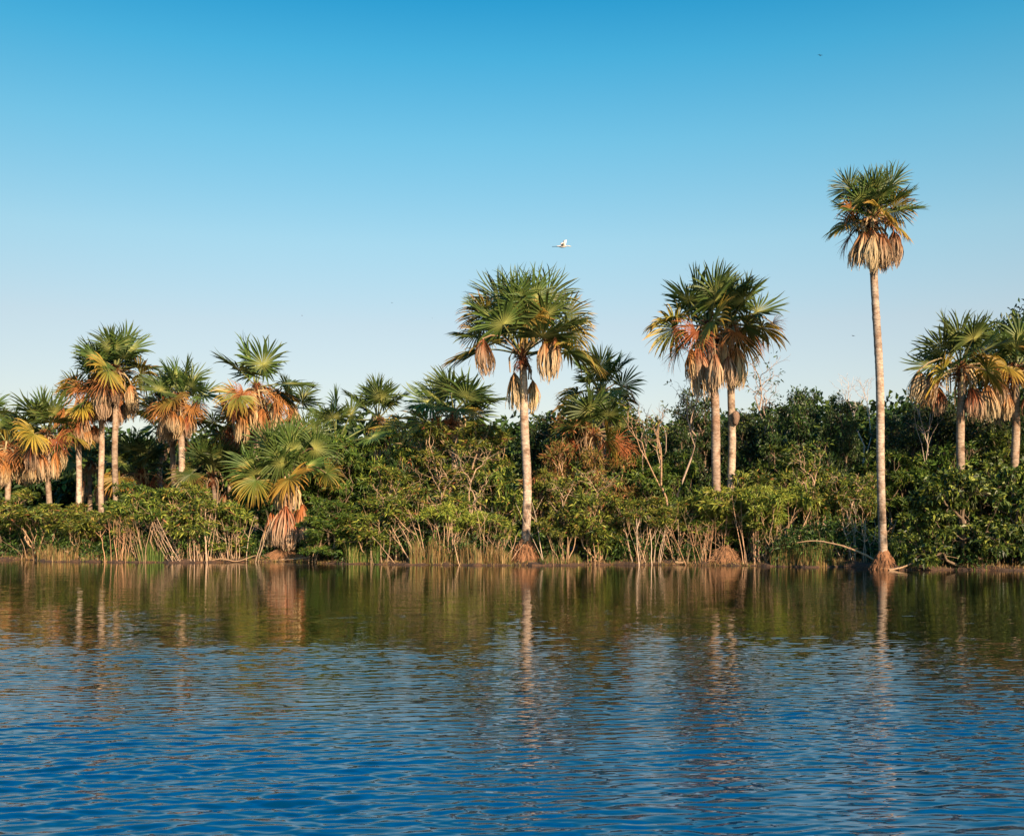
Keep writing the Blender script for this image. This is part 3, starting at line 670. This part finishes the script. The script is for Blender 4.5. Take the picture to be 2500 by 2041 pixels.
plant('bushy', 905, 1215, 210, None, 'shrub with a bright lime flat tier above the green grass tuft', F, 1.3)
plant('open', 960, 1120, 260, None, 'olive tree with thin arching branches, between the short palm and the central trunk', F, 3.6)
plant('stemmy', 1040, 1185, 240, None, 'shrub with pale bent branches over tall dry reeds', F, 1.3)
plant('open', 1110, 1010, 330, None, 'tallest olive tree of the thicket with many bare pale forks, left of the central trunk', F, 4.4)
plant('lime', 1110, 1222, 170, None, 'small lime green flat topped shrub left of the central trunk', F, 0.7)
plant('bushy', 1205, 1100, 190, None, 'leafy shrub touching the central palm trunk on its left', F, 3.6)
plant('sapling', 1210, 1250, 130, None, 'tuft of thin stems just left of the orange root cone', None, 1.2)
plant('stemmy', 1375, 1230, 150, None, 'open shrub on thin white stems just right of the orange root cone', F, 0.7)
plant('bushy', 1345, 1130, 190, None, 'olive shrub behind the right side of the central trunk', F, 4.0)
plant('bushy', 1455, 1150, 220, None, 'bright olive shrub with one forked orange stem, below the lower bushy palm', F, 0.9)
plant('rust', 1370, 1015, 230, None, 'rusty brown leaved shrub high behind the central trunk on its right', F, 6.5)
plant('rust', 1475, 1075, 190, None, 'brownish tangled shrub under the lower bushy palm', F, 5.5)
plant('stemmy', 1560, 1205, 190, None, 'shrub on thin leaning stems below the pale forked tree', F, 0.7)
plant('green', 1600, 1130, 210, None, 'green shrub around the feet of the pale forked tree', F, 5.0)
plant('stemmy', 1655, 1215, 170, None, 'drooping leaved shrub on straight pale stems, left of the mound', F, 0.7)
plant('bushy', 1700, 1195, 200, None, 'shrub hiding the foot of the close palm pair on the left', F, 3.4)
plant('lime', 1800, 1180, 260, None, 'yellow green shrub in front of the feet of the close palm pair', F, 1.7)
plant('lime', 1890, 1175, 220, None, 'brightest lime yellow shrub, right of the feet of the close palm pair', F, 1.1)
plant('bushy', 1865, 1085, 220, None, 'dark olive tree right behind the brightest lime shrub', F, 6.0)
plant('sapling', 1740, 1265, 140, None, 'low spray of thin dark red stems on the mound', None, 1.0)
plant('sapling', 1860, 1255, 120, None, 'forked orange saplings at the waterline under the brightest lime shrub', None, 0.8)
plant('stemmy', 2085, 1150, 190, None, 'drooping olive shrub on white curving stems left of the tall slim palm', F, 3.3)
plant('stemmy', 1985, 1120, 170, None, 'open shrub with leafless forked tips between lime shrub and tall slim palm', F, 4.1)
plant('broad', 2365, 1110, 370, None, 'large glossy broad leaved bush overhanging the dark water at right', None, 1.3, 0.3)
plant('broad', 2480, 1085, 340, None, 'glossy broad leaved bush cut by the right edge, behind the overhanging one', None, 2.6, 2.0)
plant('broad', 2262, 1195, 170, None, 'smaller glossy bush right of the foot of the tall slim palm', None, 1.9, 1.2)
# ---- second row and trees behind ----
plant('bushy', 30, 1185, 230, 66, 'dull olive shrub behind the bank at the left edge of the photo', F)
plant('bushy', 165, 1190, 190, 67, 'dull olive shrub at the feet of the pale leftmost trunk', F)
plant('green', 330, 1170, 190, 66, 'dark green shrub between the three trunks and the close pair at left', F)
plant('bushy', 470, 1165, 200, 64, 'olive shrub hiding the feet of the close pair of left trunks', F)
plant('green', 600, 1170, 180, 66, 'dark shrub in shade just behind the short skirted palm on its left', F)
plant('green', 845, 1045, 240, 61, 'green tree rising to the skyline right of the short skirted palm', F)
plant('bushy', 960, 1030, 230, 62, 'olive tree on the skyline between two small palms', F)
plant('open', 1180, 1035, 230, 62, 'tree on the skyline directly left of the central trunk', F)
plant('tree', 1345, 1000, 210, 63, 'dark leafy tree whose top shows right of the central trunk', F)
plant('green', 1560, 1060, 210, 61, 'dark green tree behind the pale forked tree', F)
plant('tree', 1700, 938, 200, 66, 'round dark tree hump behind the close palm pair, left part', F)
plant('tree', 1830, 985, 230, 66, 'round dark tree hump behind the close palm pair, right part', F)
plant('green', 1640, 1080, 200, 60, 'dark bush left of and behind the close palm pair', F)
plant('tree', 1935, 925, 190, 63, 'sunlit green tree with a pointed top right of the close palm pair', F)
plant('tree', 2052, 950, 130, 61, 'green tree on the skyline left of the tall slim palm', F)
plant('green', 1940, 1060, 240, 59, 'dark green shrub mass below the pointed green tree', F)
plant('tree', 2180, 1000, 160, 64, 'dark tree directly behind the tall slim trunk', F)
plant('tree', 2265, 935, 230, 66, 'tree with bare grey limbs beside the hanging dead leaves at right', F)
plant('tree', 2390, 990, 240, 64, 'dark tree behind the trunk of the palm right of the tall slim one', F)
plant('tree', 2515, 672, 340, 66, 'tall dark tree cut by the upper right edge of the skyline', F, rz=2.2)
plant('green', 2165, 1090, 250, 60, 'deep shaded dark shrub behind the foot of the tall slim palm', F)
plant('green', 2300, 1060, 240, 60, 'shaded green shrub above the glossy bush at right', F)
plant('green', 2440, 1040, 260, 60, 'green shrub around the trunks at the right edge', F)
plant('tree', -140, 1060, 300, 80, 'tree just outside the left edge of the photo', F)
plant('tree', 2700, 960, 380, 62, 'tree just outside the right edge of the photo', F)

for i, (k, px, yt, w, D) in enumerate([('broad', 2660, 1110, 330, 49.5), ('broad', 2830, 1130, 330, 49.5), ('green', 2750, 1050, 260, 54), ('tree', 2930, 990, 330, 60), ('bushy', 3020, 1150, 260, 50), ('green', 3150, 1080, 300, 55),
                                       ('broad', 3300, 1120, 360, 50), ('tree', 3200, 980, 340, 64)]):
    plant(k, px, yt, w, D, 'green thicket growth beyond the right edge of the photo', 'thicket beyond the right edge')
for i, (k, px, yt, w, D) in enumerate([('stemmy', -270, 1200, 260, 58.5), ('bushy', -430, 1180, 260, 59), ('green', -350, 1120, 260, 64), ('bushy', -620, 1170, 300, 59.5), ('tree', -520, 1040, 320, 76), ('stemmy', -780, 1190, 280, 60)]):
    plant(k, px, yt, w, D, 'olive thicket growth beyond the left edge of the photo', 'thicket beyond the left edge')

# ---- bare and thin trees ----
bare_tree('pale forked tree with sparse leaves and an orange trunk, left of the close palm pair', 1640, 985, 1110, 150, 56.5, (0.40, .25, .15), 3, leafy=.45, r0=.0085, name='forked_tree', lean=-1.6)
bare_tree('second thin forked tree with whitish upper twigs beside the pale forked one', 1680, 915, 1080, 110, 57.5, WHITEBARK, 4, leafy=.15, name='forked_tree', ntips=60)
bare_tree('leafless looking white limbed tree against the sky right of the close palm pair', 1862, 870, 1010, 120, 64, WHITEBARK, 5, leafy=.22, pal=DARK, ntips=110)
bare_tree('dead white tree with fine bare twigs against the sky left of the tall slim trunk', 2082, 912, 1010, 105, 66, (.6, .5, .42), 6, ntips=120, r0=.0055)
bare_tree('thin pale twigs sticking up from the shrub right of the lower bushy palm', 1590, 980, 1090, 90, 58, WHITEBARK, 9, leafy=.2, ntips=40)
bare_tree('slender tree of bare slanting grey limbs left of the grey hanging dead leaves', 2215, 955, 1060, 110, 61, (.42, .33, .25), 12, leafy=.1, ntips=40, r0=.010, lean=1.2)
BRK = (.42, .29, .18)
for a in [('airy shrub of many bare pale forking branches close left of the central trunk', 1165, 1085, 1255, 150, 1.6, 21, .35), ('airy shrub of pale slanting branches in the olive thicket further left of the central trunk', 1060, 1120, 1270, 170, 1.8, 22, .4),
          ('low spreading shrub of pale bent branches behind the green grass tuft', 965, 1190, 1290, 150, 1.5, 23, .5), ('thin orange forked shrub right of the central trunk with tufts of leaves', 1375, 1165, 1290, 120, 1.8, 24, .6),
          ('tall orange stemmed shrub with leafy top below the lower bushy palm', 1462, 1145, 1270, 130, 1.0, 25, .7), ('sparse shrub of upright forks before the dark trees left of the tall palm', 1965, 1080, 1240, 110, 3.2, 26, .4),
          ('sparse white branched shrub hanging left of the tall slim trunk', 2075, 1150, 1270, 130, 2.6, 27, .5), ('thin branched shrub over the slanting pale stems at left', 420, 1225, 1310, 150, 1.0, 28, .5)]:
    bare_tree(a[0], a[1], a[2], a[3], a[4], shore_at(a[1]) + a[5], BRK, a[6], leafy=a[7], name='branchy_shrub', r0=.0075, ntips=80)
branch("long bare branch arching from the lime shrub to the tall slim palm's foot", [(1945, 1325, 49.6), (1990, 1318, 49.4), (2050, 1330, 49), (2100, 1348, 48.6), (2135, 1366, 48)], [.018, .025, .035, .045, .05], TAN, 'arching_branch', 3, 1)
branch('short dead stick poking up from the water right of the tall slim palm', [(2170, 1392, 46.6), (2200, 1386, 46.6), (2232, 1374, 46.6)], [.05, .04, .02], TAN, 'driftwood', 1, 2)
branch('thin curved branch low over the water below the glossy bush', [(2225, 1352, 47.2), (2260, 1357, 47), (2300, 1356, 46.8), (2340, 1362, 46.6)], [.015, .015, .012, .008], TAN, 'low_branch', 3, 3)
branch('thin dead pole leaning down to the bank left of the reeds', [(930, 1262, 54.6), (955, 1300, 54), (985, 1345, 53.4), (1003, 1372, 53)], [.015, .025, .03, .035], TAN, 'leaning_pole', 2, 4)
branch('thick pale branch curving up into the lime shrub at the close palm pair', [(1782, 1245, 54), (1812, 1280, 53.4), (1832, 1322, 53), (1848, 1382, 52.4)], [.03, .05, .06, .07], TAN, 'curved_branch', 3, 5)
branch('straight branch leaning right under the brightest lime shrub', [(1862, 1350, 52.6), (1900, 1308, 52.6), (1945, 1262, 52.8)], [.05, .04, .02], TAN, 'leaning_branch', 3, 6)
branch('long low root lying on the bank left of the reeds', [(640, 1371, 57), (690, 1366, 57), (740, 1363, 57), (800, 1352, 57)], [.04, .05, .04, .02], TAN, 'fallen_branch', 4, 7)
branch('dead branch with a hooked end lying on the dry spit at left', [(160, 1345, 57.6), (185, 1358, 57.4), (215, 1368, 57.2), (260, 1370, 57)], [.03, .06, .06, .03], TAN, 'dead_branch', 5, 8)
branch('pale log half sunk along the bank right of the central root cone', [(1625, 1372, 53), (1660, 1374, 52.8), (1705, 1377, 52.6)], [.05, .08, .05], TAN, 'sunken_log', 2, 9)
branch('pair of crossed sticks at the waterline below the slanting pale stems', [(500, 1372, 56), (540, 1362, 56), (575, 1372, 56), (625, 1355, 56)], [.02, .03, .03, .02], TAN, 'stick', 4, 10)

# root mound behind the saplings at px 1770
def mound(label, px, w, h, seed):
    r = np.random.default_rng(seed); D = shore_at(px) + .7; x = X_(px, D); z = float(ground(x, D)) - .2
    g = Geo(); k, kk = 12, 40; t = np.linspace(0, 1, k); ang = np.arange(kk) / kk * 6.283
    pr = np.cos(t * 1.45) ** .8
    f = 1 + .12 * np.sin(ang * 4 + seed) + r.normal(0, .05, (k, kk))
    v = np.stack([pr[:, None] * f * np.cos(ang) * w / 2, pr[:, None] * f * np.sin(ang) * .5, np.broadcast_to((t * (h + .2))[:, None], (k, kk)) + r.normal(0, .03, (k, kk))], -1)
    i = np.arange(k - 1)[:, None] * kk; j = np.arange(kk)[None]; j2 = (j + 1) % kk
    g.add(v.reshape(-1, 3), None, np.stack([i + j, i + j2, i + kk + j2, i + kk + j], -1).reshape(-1, 4), (0.30, 0.15, 0.07))
    for q in range(200):
        a = r.uniform(0, 6.283); u = r.uniform(.1, .95); p = np.array([math.cos(a) * w / 2 * u, math.sin(a) * .55 * u, (h + .2) * (1 - u) ** .8 + .1])
        dn = nrm([math.cos(a), math.sin(a), -.7]) + r.normal(size=3) * .3; tube(g, [p, p + dn * .2, p + dn * .4 - UP * .08], [.014, .012, .006], 3, np.array([.45, .25, .13]) * r.uniform(.5, 1.2))
    o = g.obj('root_mound', M_MOUND, smooth=True); o.location = (x, D, z); tag(o, label, 'root mound')
mound('orange hump of matted roots at the waterline left below the close palm pair', 1770, 1.5, .75, 2)
mound('low orange earth hump at the foot of the short skirted palm', 690, 2.6, .35, 3)

# insect nest on the right trunk of the pair
def nest():
    import mathutils
    r = np.random.default_rng(4); D = 56.3
    bm_v, k, kk = [], 12, 18
    t = np.linspace(0, math.pi, k); a = np.arange(kk) / kk * 6.283
    f = 1 + r.normal(0, .05, (k, kk))
    v = np.stack([np.sin(t)[:, None] * np.cos(a) * .20 * f, np.sin(t)[:, None] * np.sin(a) * .18 * f, (np.cos(t) * (.36 - .1 * np.cos(t)))[:, None] * f], -1)
    g = Geo(); i = np.arange(k - 1)[:, None] * kk; j = np.arange(kk)[None]; j2 = (j + 1) % kk
    g.add(v.reshape(-1, 3), None, np.stack([i + j, i + kk + j, i + kk + j2, i + j2], -1).reshape(-1, 4), (.30, .19, .13))
    o = g.obj('insect_nest', M_MOUND, smooth=True); o.location = (X_(1795, D), D - .12, Z_(1017, D)); tag(o, 'brown oval insect nest on the right side of the patchy trunk of the close pair', 'insect nest')
nest()

# fruit strings on the left palm of the pair
def fruit():
    p = [o for o in COL.objects if o.get('label', '').startswith('left palm of the tall close pair')][0]
    r = np.random.default_rng(6); D = 55.5; g = Geo(); o0 = np.array(p.location)
    A = np.array([X_(1735, D), D, Z_(805, D)]) - o0; B = np.array([X_(1640, D), D - .4, Z_(800, D)]) - o0
    tube(g, [A, (A + B) / 2 + UP * .15, B], [.05, .04, .02], 5, (.12, .06, .03))
    for i in range(26):
        s = A + (B - A) * r.uniform(.25, 1); L = r.uniform(.7, 1.25); q = s + np.array([r.normal() * .12, r.normal() * .15, -L])
        tube(g, [s, q], [.012, .008], 3, (.05, .03, .02))
        for u in np.arange(.12, 1, .09):
            c = s + (q - s) * u + r.normal(size=3) * .03; R = .034
            v = c + R * np.array([[1, 0, 0], [-1, 0, 0], [0, 1, 0], [0, -1, 0], [0, 0, 1.2], [0, 0, -1.2]])
            g.add(v, [(0, 2, 4), (2, 1, 4), (1, 3, 4), (3, 0, 4), (2, 0, 5), (1, 2, 5), (3, 1, 5), (0, 3, 5)], None, (.06, .025, .015))
    g.obj('fruit_cluster', M_STEM, p)
fruit()

# ---- grasses ----
DRYP = [(.30, .17, .07), (.20, .105, .045), (.34, .21, .10), (.13, .12, .035)]; GRP = [(.10, .15, .03), (.16, .19, .04), (.07, .11, .025)]; MIXP = DRYP + GRP
grass('bank_grass', 'short dry orange grass and litter along the edge of the bank', 'grass',
      [(-200, 2070, .02, .8, 6500, .05, .17, DRYP, .9), (-200, 2070, .3, 2.5, 2500, .08, .25, MIXP, .8), (2070, 2600, .1, 1.5, 900, .08, .3, DRYP, .8)], 1)
grass('reed_bed', 'tall dry reeds and green grass tufts at the waterline', 'reeds',
      [(60, 190, .1, 1.2, 900, .25, .9, DRYP, .5), (190, 330, .2, 1.2, 600, .2, .6, MIXP, .5), (335, 400, .1, .9, 700, .4, 1.0, GRP, .3),
       (845, 925, .2, 1.4, 2600, .4, 1.25, GRP + [(.3, .22, .08)], .55), (1000, 1160, .15, 1.2, 1700, .4, 1.4, DRYP + [(.2, .2, .06)], .3), (1160, 1250, .2, 1.4, 900, .4, 1.0, DRYP, .4),
       (1320, 1420, .2, 1.0, 500, .2, .5, MIXP, .5), (1880, 2030, .15, 1.2, 2600, .4, 1.3, GRP + DRYP[:2], .5), (1900, 2060, .1, .9, 1800, .2, .5, DRYP, .6), (2175, 2260, .8, 2.4, 1500, .5, 1.3, GRP, .5)], 2)

def undergrowth():
    r = np.random.default_rng(31); g = Geo(); P, N = [], []
    for px in np.arange(-150, 2560, 9.0):
        for _ in range(3):
            q = px + r.uniform(-9, 9); D = shore_at(q) + (r.uniform(1.3, 4.6) if r.random() > .22 * (1 + math.sin(q * .03)) or min(abs(q - 1283), abs(q - 2157), abs(q - 1770), abs(q - 695)) < 55 else r.uniform(.4, 1.4)); x = X_(q, D); z = float(ground(x, D)); h = r.uniform(.5, 2.1) * (.6 + .4 * math.sin(q * .021) * math.sin(q * .0083))
            n = 20; u = nrm(r.normal(size=(n, 3))); P.append(np.array([x, D, z]) + [0, 0, h] + u * [.45, .4, .4]); N.append(u)
            tube(g, [(x, D, z - .1), (x + r.normal() * .08, D, z + h * .5), (x + r.normal() * .15, D, z + h)], [.014, .011, .006], 3, (.16, .10, .05))
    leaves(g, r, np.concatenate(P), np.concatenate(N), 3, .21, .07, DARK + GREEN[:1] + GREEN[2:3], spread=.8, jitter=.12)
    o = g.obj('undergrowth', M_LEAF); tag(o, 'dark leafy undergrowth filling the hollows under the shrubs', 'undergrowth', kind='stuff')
undergrowth()

# thin leafless stems standing along the waterline, individually rooted clumps
def stem_clump(label, px, off, n, h0, h1, spread, seed, col=TAN, lean=0.0):
    r = np.random.default_rng(seed); D = shore_at(px) + off; x = X_(px, D); z = float(ground(x, D)); g = Geo()
    n = int(n * .8)
    for _ in range(n):
        p = np.array([r.normal() * spread * .42, r.normal() * .2, -.12]); h = r.uniform(h0, h1); h *= 1.2; d = np.array([p[0] * .3 + lean + r.normal() * .09, r.normal() * .08, 1.]); pts = [p]
        for s in range(6): pts.append(pts[-1] + nrm(d) * h / 6 + r.normal(size=3) * .02); d = d + r.normal(size=3) * [.06, .06, 0]
        rad = r.uniform(.010, .028); c = np.array(col) * r.uniform(.75, 1.25); tube(g, pts, np.linspace(rad, rad * .35, 7), 5, c)
        for _ in range(3):
            i = r.integers(3, 6); q = nrm([r.normal(), r.normal() * .5, 1.1]); L = h * r.uniform(.15, .35); tube(g, [pts[i], pts[i] + q * L * .5, pts[i] + q * L + UP * .05], [rad * .5, rad * .4, rad * .2], 3, c)
    o = g.obj('stem_clump', M_STEM, smooth=True); o.location = (x, D, z); tag(o, label, 'stems', 'clumps of bare stems rising from the waterline')
for a in [('fan of bare orange stems rising out of the water below the slanting shrub', 345, .25, 10, 1.4, 2.3, .5, 1, TAN, -.1), ('dense bundle of straight orange stems left of the dark gap', 285, .35, 16, 1.3, 2.0, .8, 2, (.5, .28, .15), 0),
          ('many curved pale stems sweeping left from the waterline under the olive shrub', 450, .25, 16, 1.6, 2.5, 1.5, 3, (.55, .38, .25), -.35), ('one stout pale stem group left of the leafy saplings', 510, .3, 5, 2.2, 3.0, .5, 4, (.55, .38, .24), 0),
          ('upright pale stems in a row under the leafy saplings', 590, .25, 18, 1.4, 2.3, 1.8, 5, (.5, .36, .24), 0), ('scattered dark stems in the shade at the far left', 40, .6, 12, 1.2, 2.0, 1.8, 6, (.3, .2, .13), .1),
          ('slim stems amid the tall dry reeds', 1080, .5, 22, 1.3, 2.3, 2.6, 7, (.5, .33, .2), 0), ('stems between the reeds and the orange root cone', 1175, .6, 12, 1.3, 2.5, 1.4, 8, (.5, .33, .2), .05),
          ('two white stems crossing in the dark hollow right of the root cone', 1345, .4, 3, 2.0, 2.8, .9, 9, (.6, .45, .32), -.2), ('stout orange stem group under the bright olive shrub', 1452, .3, 8, 1.8, 2.8, .7, 10, (.55, .33, .18), 0),
          ('two slim pale trunks leaning apart in the dark under the pale forked tree', 1548, .25, 4, 2.0, 2.7, .5, 11, (.58, .42, .3), -.2), ('narrow bundle of pale stems in the dark left of the root hump', 1600, .3, 8, 1.8, 2.4, .5, 12, (.55, .4, .28), 0),
          ('spaced pale stems just left of the root hump', 1655, .3, 9, 1.6, 2.3, 1.3, 13, (.5, .36, .22), 0), ('fan of orange stems springing from the root hump', 1735, .25, 16, 1.2, 1.9, 1.0, 14, (.5, .28, .15), 0),
          ('thick orange stems spreading from one foot below the brightest lime shrub', 1850, .3, 12, 1.8, 2.8, .9, 15, (.55, .34, .2), .05), ('straight stems among green grass right of the lime shrub', 1925, .4, 6, 1.2, 1.9, 1.1, 16, (.4, .28, .15), 0),
          ('very thin white stems in the dark left of the tall slim palm', 2085, 1.0, 12, 1.5, 2.4, 1.8, 17, (.5, .4, .3), -.1), ('thin pale saplings between the green tuft and the leaning pole', 930, .5, 9, 1.5, 2.6, 1.8, 18, (.5, .34, .2), -.1),
          ('few stems beside the orange skirt of the short palm', 770, .4, 8, .9, 1.6, 1.2, 19, (.45, .3, .18), .2), ('thin stems rising by the left side of the tall slim palm', 2135, .4, 4, 1.4, 2.2, .5, 20, (.5, .38, .28), 0)]: stem_clump(*a)

# ---- far wood: one closed mass behind everything ----
def far_wood():
    r = np.random.default_rng(21); g = Geo(); P, N = [], []
    for px in np.arange(-700, 3300, 26):
        for row in range(3):
            D = 96 + row * 9 + r.uniform(-3, 3); q = px + r.uniform(-20, 20)
            top = np.interp(q, [-700, 0, 250, 420, 500, 700, 1300, 1500, 1620, 2000, 2600, 3300], [1060, 1075, 1085, 1100, 1085, 1060, 1050, 1035, 1060, 1010, 990, 980]) + r.normal(0, 14) - row * 3
            x = X_(q, D); zt = Z_(top, D); n = 70
            for kz in np.arange(zt, 0, -2.0):
                u = nrm(r.normal(size=(n, 3))); u[:, 1] = -np.abs(u[:, 1])
                P.append(np.array([x, D, kz - 1.4]) + u * [1.9, 1.5, 1.7] * r.uniform(.8, 1.1, (n, 1))); N.append(u)
    P = np.concatenate(P); N = np.concatenate(N)
    leaves(g, r, P, N, 1, .75, .42, DARK, spread=.5, jitter=.2)
    o = g.obj('far_forest', M_LEAF); tag(o, 'dark band of far forest closing the gaps behind the palms', 'forest', kind='stuff')
far_wood()

# ---- birds ----
M_WHITE = bark_mat('white_plumage', (4, 4, 4), .92, 1.05, .05); M_BLACK = bark_mat('dark_plumage', (4, 4, 4), .8, 1.2, .05)
def bird(name, label, cat, px, py, D, span, col, rz, flap, seed, legs=False, group=None, mat=None):
    """body, neck and head in one tapering surface, two bent wings, tail; nose along +X"""
    g = Geo(); s = span
    xs = np.array([-.34, -.28, -.18, -.05, .08, .17, .22, .27, .31, .35, .40, .47]) * s
    zz = np.array([.01, .0, -.005, -.01, .0, .015, .03, .04, .03, .028, .022, .015]) * s
    rr = np.array([.006, .022, .045, .066, .058, .036, .026, .022, .028, .026, .010, .002]) * s
    c = np.tile(np.array(col, float), (12, 1))
    if legs: c[10:] = (.6, .4, .08)
    tube(g, np.stack([xs, 0 * xs, zz], 1), rr, 10, c)
    v = [(-.26 * s, .03 * s, 0), (-.26 * s, -.03 * s, 0), (-.44 * s, -.06 * s, -.01 * s), (-.44 * s, .06 * s, -.01 * s)]
    if not legs: g.add(v + [(a, b, z - .008 * s) for a, b, z in v], None, [(0, 1, 2, 3), (7, 6, 5, 4), (0, 3, 7, 4), (1, 5, 6, 2), (3, 2, 6, 7)], col)
    for sg in (1, -1):
        n = 8; y = np.linspace(0, 1, n); fl = flap if sg > 0 else flap * .85
        elev = np.where(y < .45, y * fl, .45 * fl + (y - .45) * fl * -.25)
        lead = .12 - .05 * y + .05 * np.sin(y * 3.14); chord = .20 * (1 - .75 * y ** 1.8)
        A = np.stack([lead * s, sg * (y * .5 + .02) * s * math.cos(fl * .6), elev * .5 * s + .02 * s], 1); B = A.copy(); B[:, 0] -= chord * s; B[:, 2] -= .02 * s
        up = np.stack([A, B], 1).reshape(-1, 3); dn = up - UP * .010 * s * (1 - np.repeat(y, 2) * .7)[:, None]
        i = np.arange(n - 1) * 2
        q = np.stack([i, i + 1, i + 3, i + 2], 1); m = 2 * n
        g.add(np.concatenate([up, dn]), None, np.concatenate([q, q[:, ::-1] + m, np.stack([i, i + 2, i + 2 + m, i + m], 1), np.stack([i + 1, i + 1 + m, i + 3 + m, i + 3], 1)]), col)
    o = g.obj(name, mat, smooth=True)
    o.location = (X_(px, D), D, Z_(py, D)); o.rotation_euler = (R_(6 * seed % 25), R_(8), rz); tag(o, label, cat, group)
    if legs:
        g = Geo()
        for sg in (1, -1): tube(g, [(-.24 * s, sg * .02 * s, -.02 * s), (-.42 * s, sg * .018 * s, -.03 * s), (-.58 * s, sg * .014 * s, -.045 * s)], [.012 * s, .010 * s, .009 * s], 5, (.01, .02, .03))
        g.obj('legs', M_BLACK, o)
    return o
bird('egret', 'white egret with black trailing legs flying right above the central palm', 'bird', 1374, 602, 58, 1.05, (.5, .46, .42), R_(-22), 1.25, 4, True, mat=M_WHITE)
G = 'small dark birds far off in the sky'
bird('small_bird', 'tiny dark bird high in the sky above the tall slim palm', 'bird', 2002, 136, 90, .45, (.02, .03, .05), R_(70), .5, 2, group=G, mat=M_BLACK)
bird('small_bird', 'black bird low in the sky just left of the tall slim trunk', 'bird', 2083, 820, 80, .38, (.01, .01, .015), R_(20), .25, 3, group=G, mat=M_BLACK)
bird('small_bird', 'faint bird speck above the shaggy rust crowned palm', 'bird', 737, 771, 130, .3, (.08, .09, .12), R_(40), .9, 4, group=G, mat=M_BLACK)
bird('small_bird', 'faint bird speck in the sky midway between left palms and central palm', 'bird', 957, 740, 130, .3, (.1, .11, .14), R_(130), .9, 5, group=G, mat=M_BLACK)
bird('small_bird', 'faintest bird speck left of the crown of the central palm', 'bird', 1056, 777, 140, .22, (.08, .09, .12), R_(60), .6, 6, group=G, mat=M_BLACK)

# ---- light, sky, camera ----
EL, AZ = R_(22), R_(30)         # sun behind the camera, a little to the right
sd = np.array([math.sin(AZ) * math.cos(EL), -math.cos(AZ) * math.cos(EL), math.sin(EL)])
sl = bpy.data.lights.new('sun', 'SUN'); sl.energy = 5.0; sl.angle = R_(0.55); sl.color = (1.0, 0.74, 0.50)
so = bpy.data.objects.new('sun', sl); COL.objects.link(so); so.location = (20, -40, 40)
so.rotation_euler = Vector(sd).to_track_quat('Z', 'Y').to_euler()
W = bpy.data.worlds.new('World'); S.world = W; W.use_nodes = True; nt = W.node_tree; L = nt.links
bg = nt.nodes['Background']; sky = nt.nodes.new('ShaderNodeTexSky'); sky.sky_type = 'NISHITA'; sky.sun_disc = False
sky.sun_elevation = EL; sky.sun_rotation = math.pi - AZ * 0.3; sky.air_density = 1.0; sky.dust_density = 0.6; sky.ozone_density = 2.0
tc = nt.nodes.new('ShaderNodeTexCoord'); sx = nt.nodes.new('ShaderNodeSeparateXYZ'); L.new(tc.outputs['Generated'], sx.inputs[0])
rp = nt.nodes.new('ShaderNodeValToRGB'); L.new(sx.outputs['Z'], rp.inputs[0]); rp.color_ramp.interpolation = 'LINEAR'
E = rp.color_ramp.elements
SKYR = [(0.0, (1.25, 1.07, .96)), (.103, (1.50, 1.20, 1.04)), (.175, (1.64, 1.36, 1.13)), (.245, (1.48, 1.62, 1.34)), (.327, (.91, 1.70, 1.52)), (.39, (.43, 1.60, 1.59)), (.43, (.19, 1.40, 1.55)), (.475, (.10, 1.6, 2.0)), (.54, (.04, 2.9, 4.2)), (.68, (.04, 2.6, 4.4)), (.85, (.04, 1.3, 2.4)), (1.0, (.04, .8, 1.6))]
EXPO = 1.5; SKYR = [(p, tuple(v / 2 for v in c)) for p, c in SKYR]
E[0].position, E[0].color = SKYR[0][0], SKYR[0][1] + (1,); E[1].position, E[1].color = SKYR[-1][0], SKYR[-1][1] + (1,)
for p, c in SKYR[1:-1]: k = E.new(p); k.color = c + (1,)
mul = nt.nodes.new('ShaderNodeVectorMath'); mul.operation = 'MULTIPLY'; L.new(sky.outputs[0], mul.inputs[0]); L.new(rp.outputs[0], mul.inputs[1])
sc2 = nt.nodes.new('ShaderNodeVectorMath'); sc2.operation = 'SCALE'; sc2.inputs['Scale'].default_value = 2.0 * 2 ** -EXPO; L.new(mul.outputs[0], sc2.inputs[0]); L.new(sc2.outputs[0], bg.inputs[0]); bg.inputs[1].default_value = 0.1

cam = bpy.data.cameras.new('camera'); co = bpy.data.objects.new('camera', cam); COL.objects.link(co); S.camera = co
co.location = (0, 0, H); co.rotation_euler = (R_(90), 0, 0)
cam.sensor_width = 36; cam.lens = FPX / 2500 * 36; cam.shift_y = (HY - 1020.5) / 2500; cam.clip_end = 9000; cam.clip_start = .1
S.view_settings.view_transform = 'Standard'; S.view_settings.look = 'None'; S.view_settings.exposure = EXPO; S.view_settings.gamma = 1
S.cycles.max_bounces = 6; S.cycles.diffuse_bounces = 1; S.cycles.glossy_bounces = 3; S.cycles.transmission_bounces = 3; S.cycles.transparent_max_bounces = 8
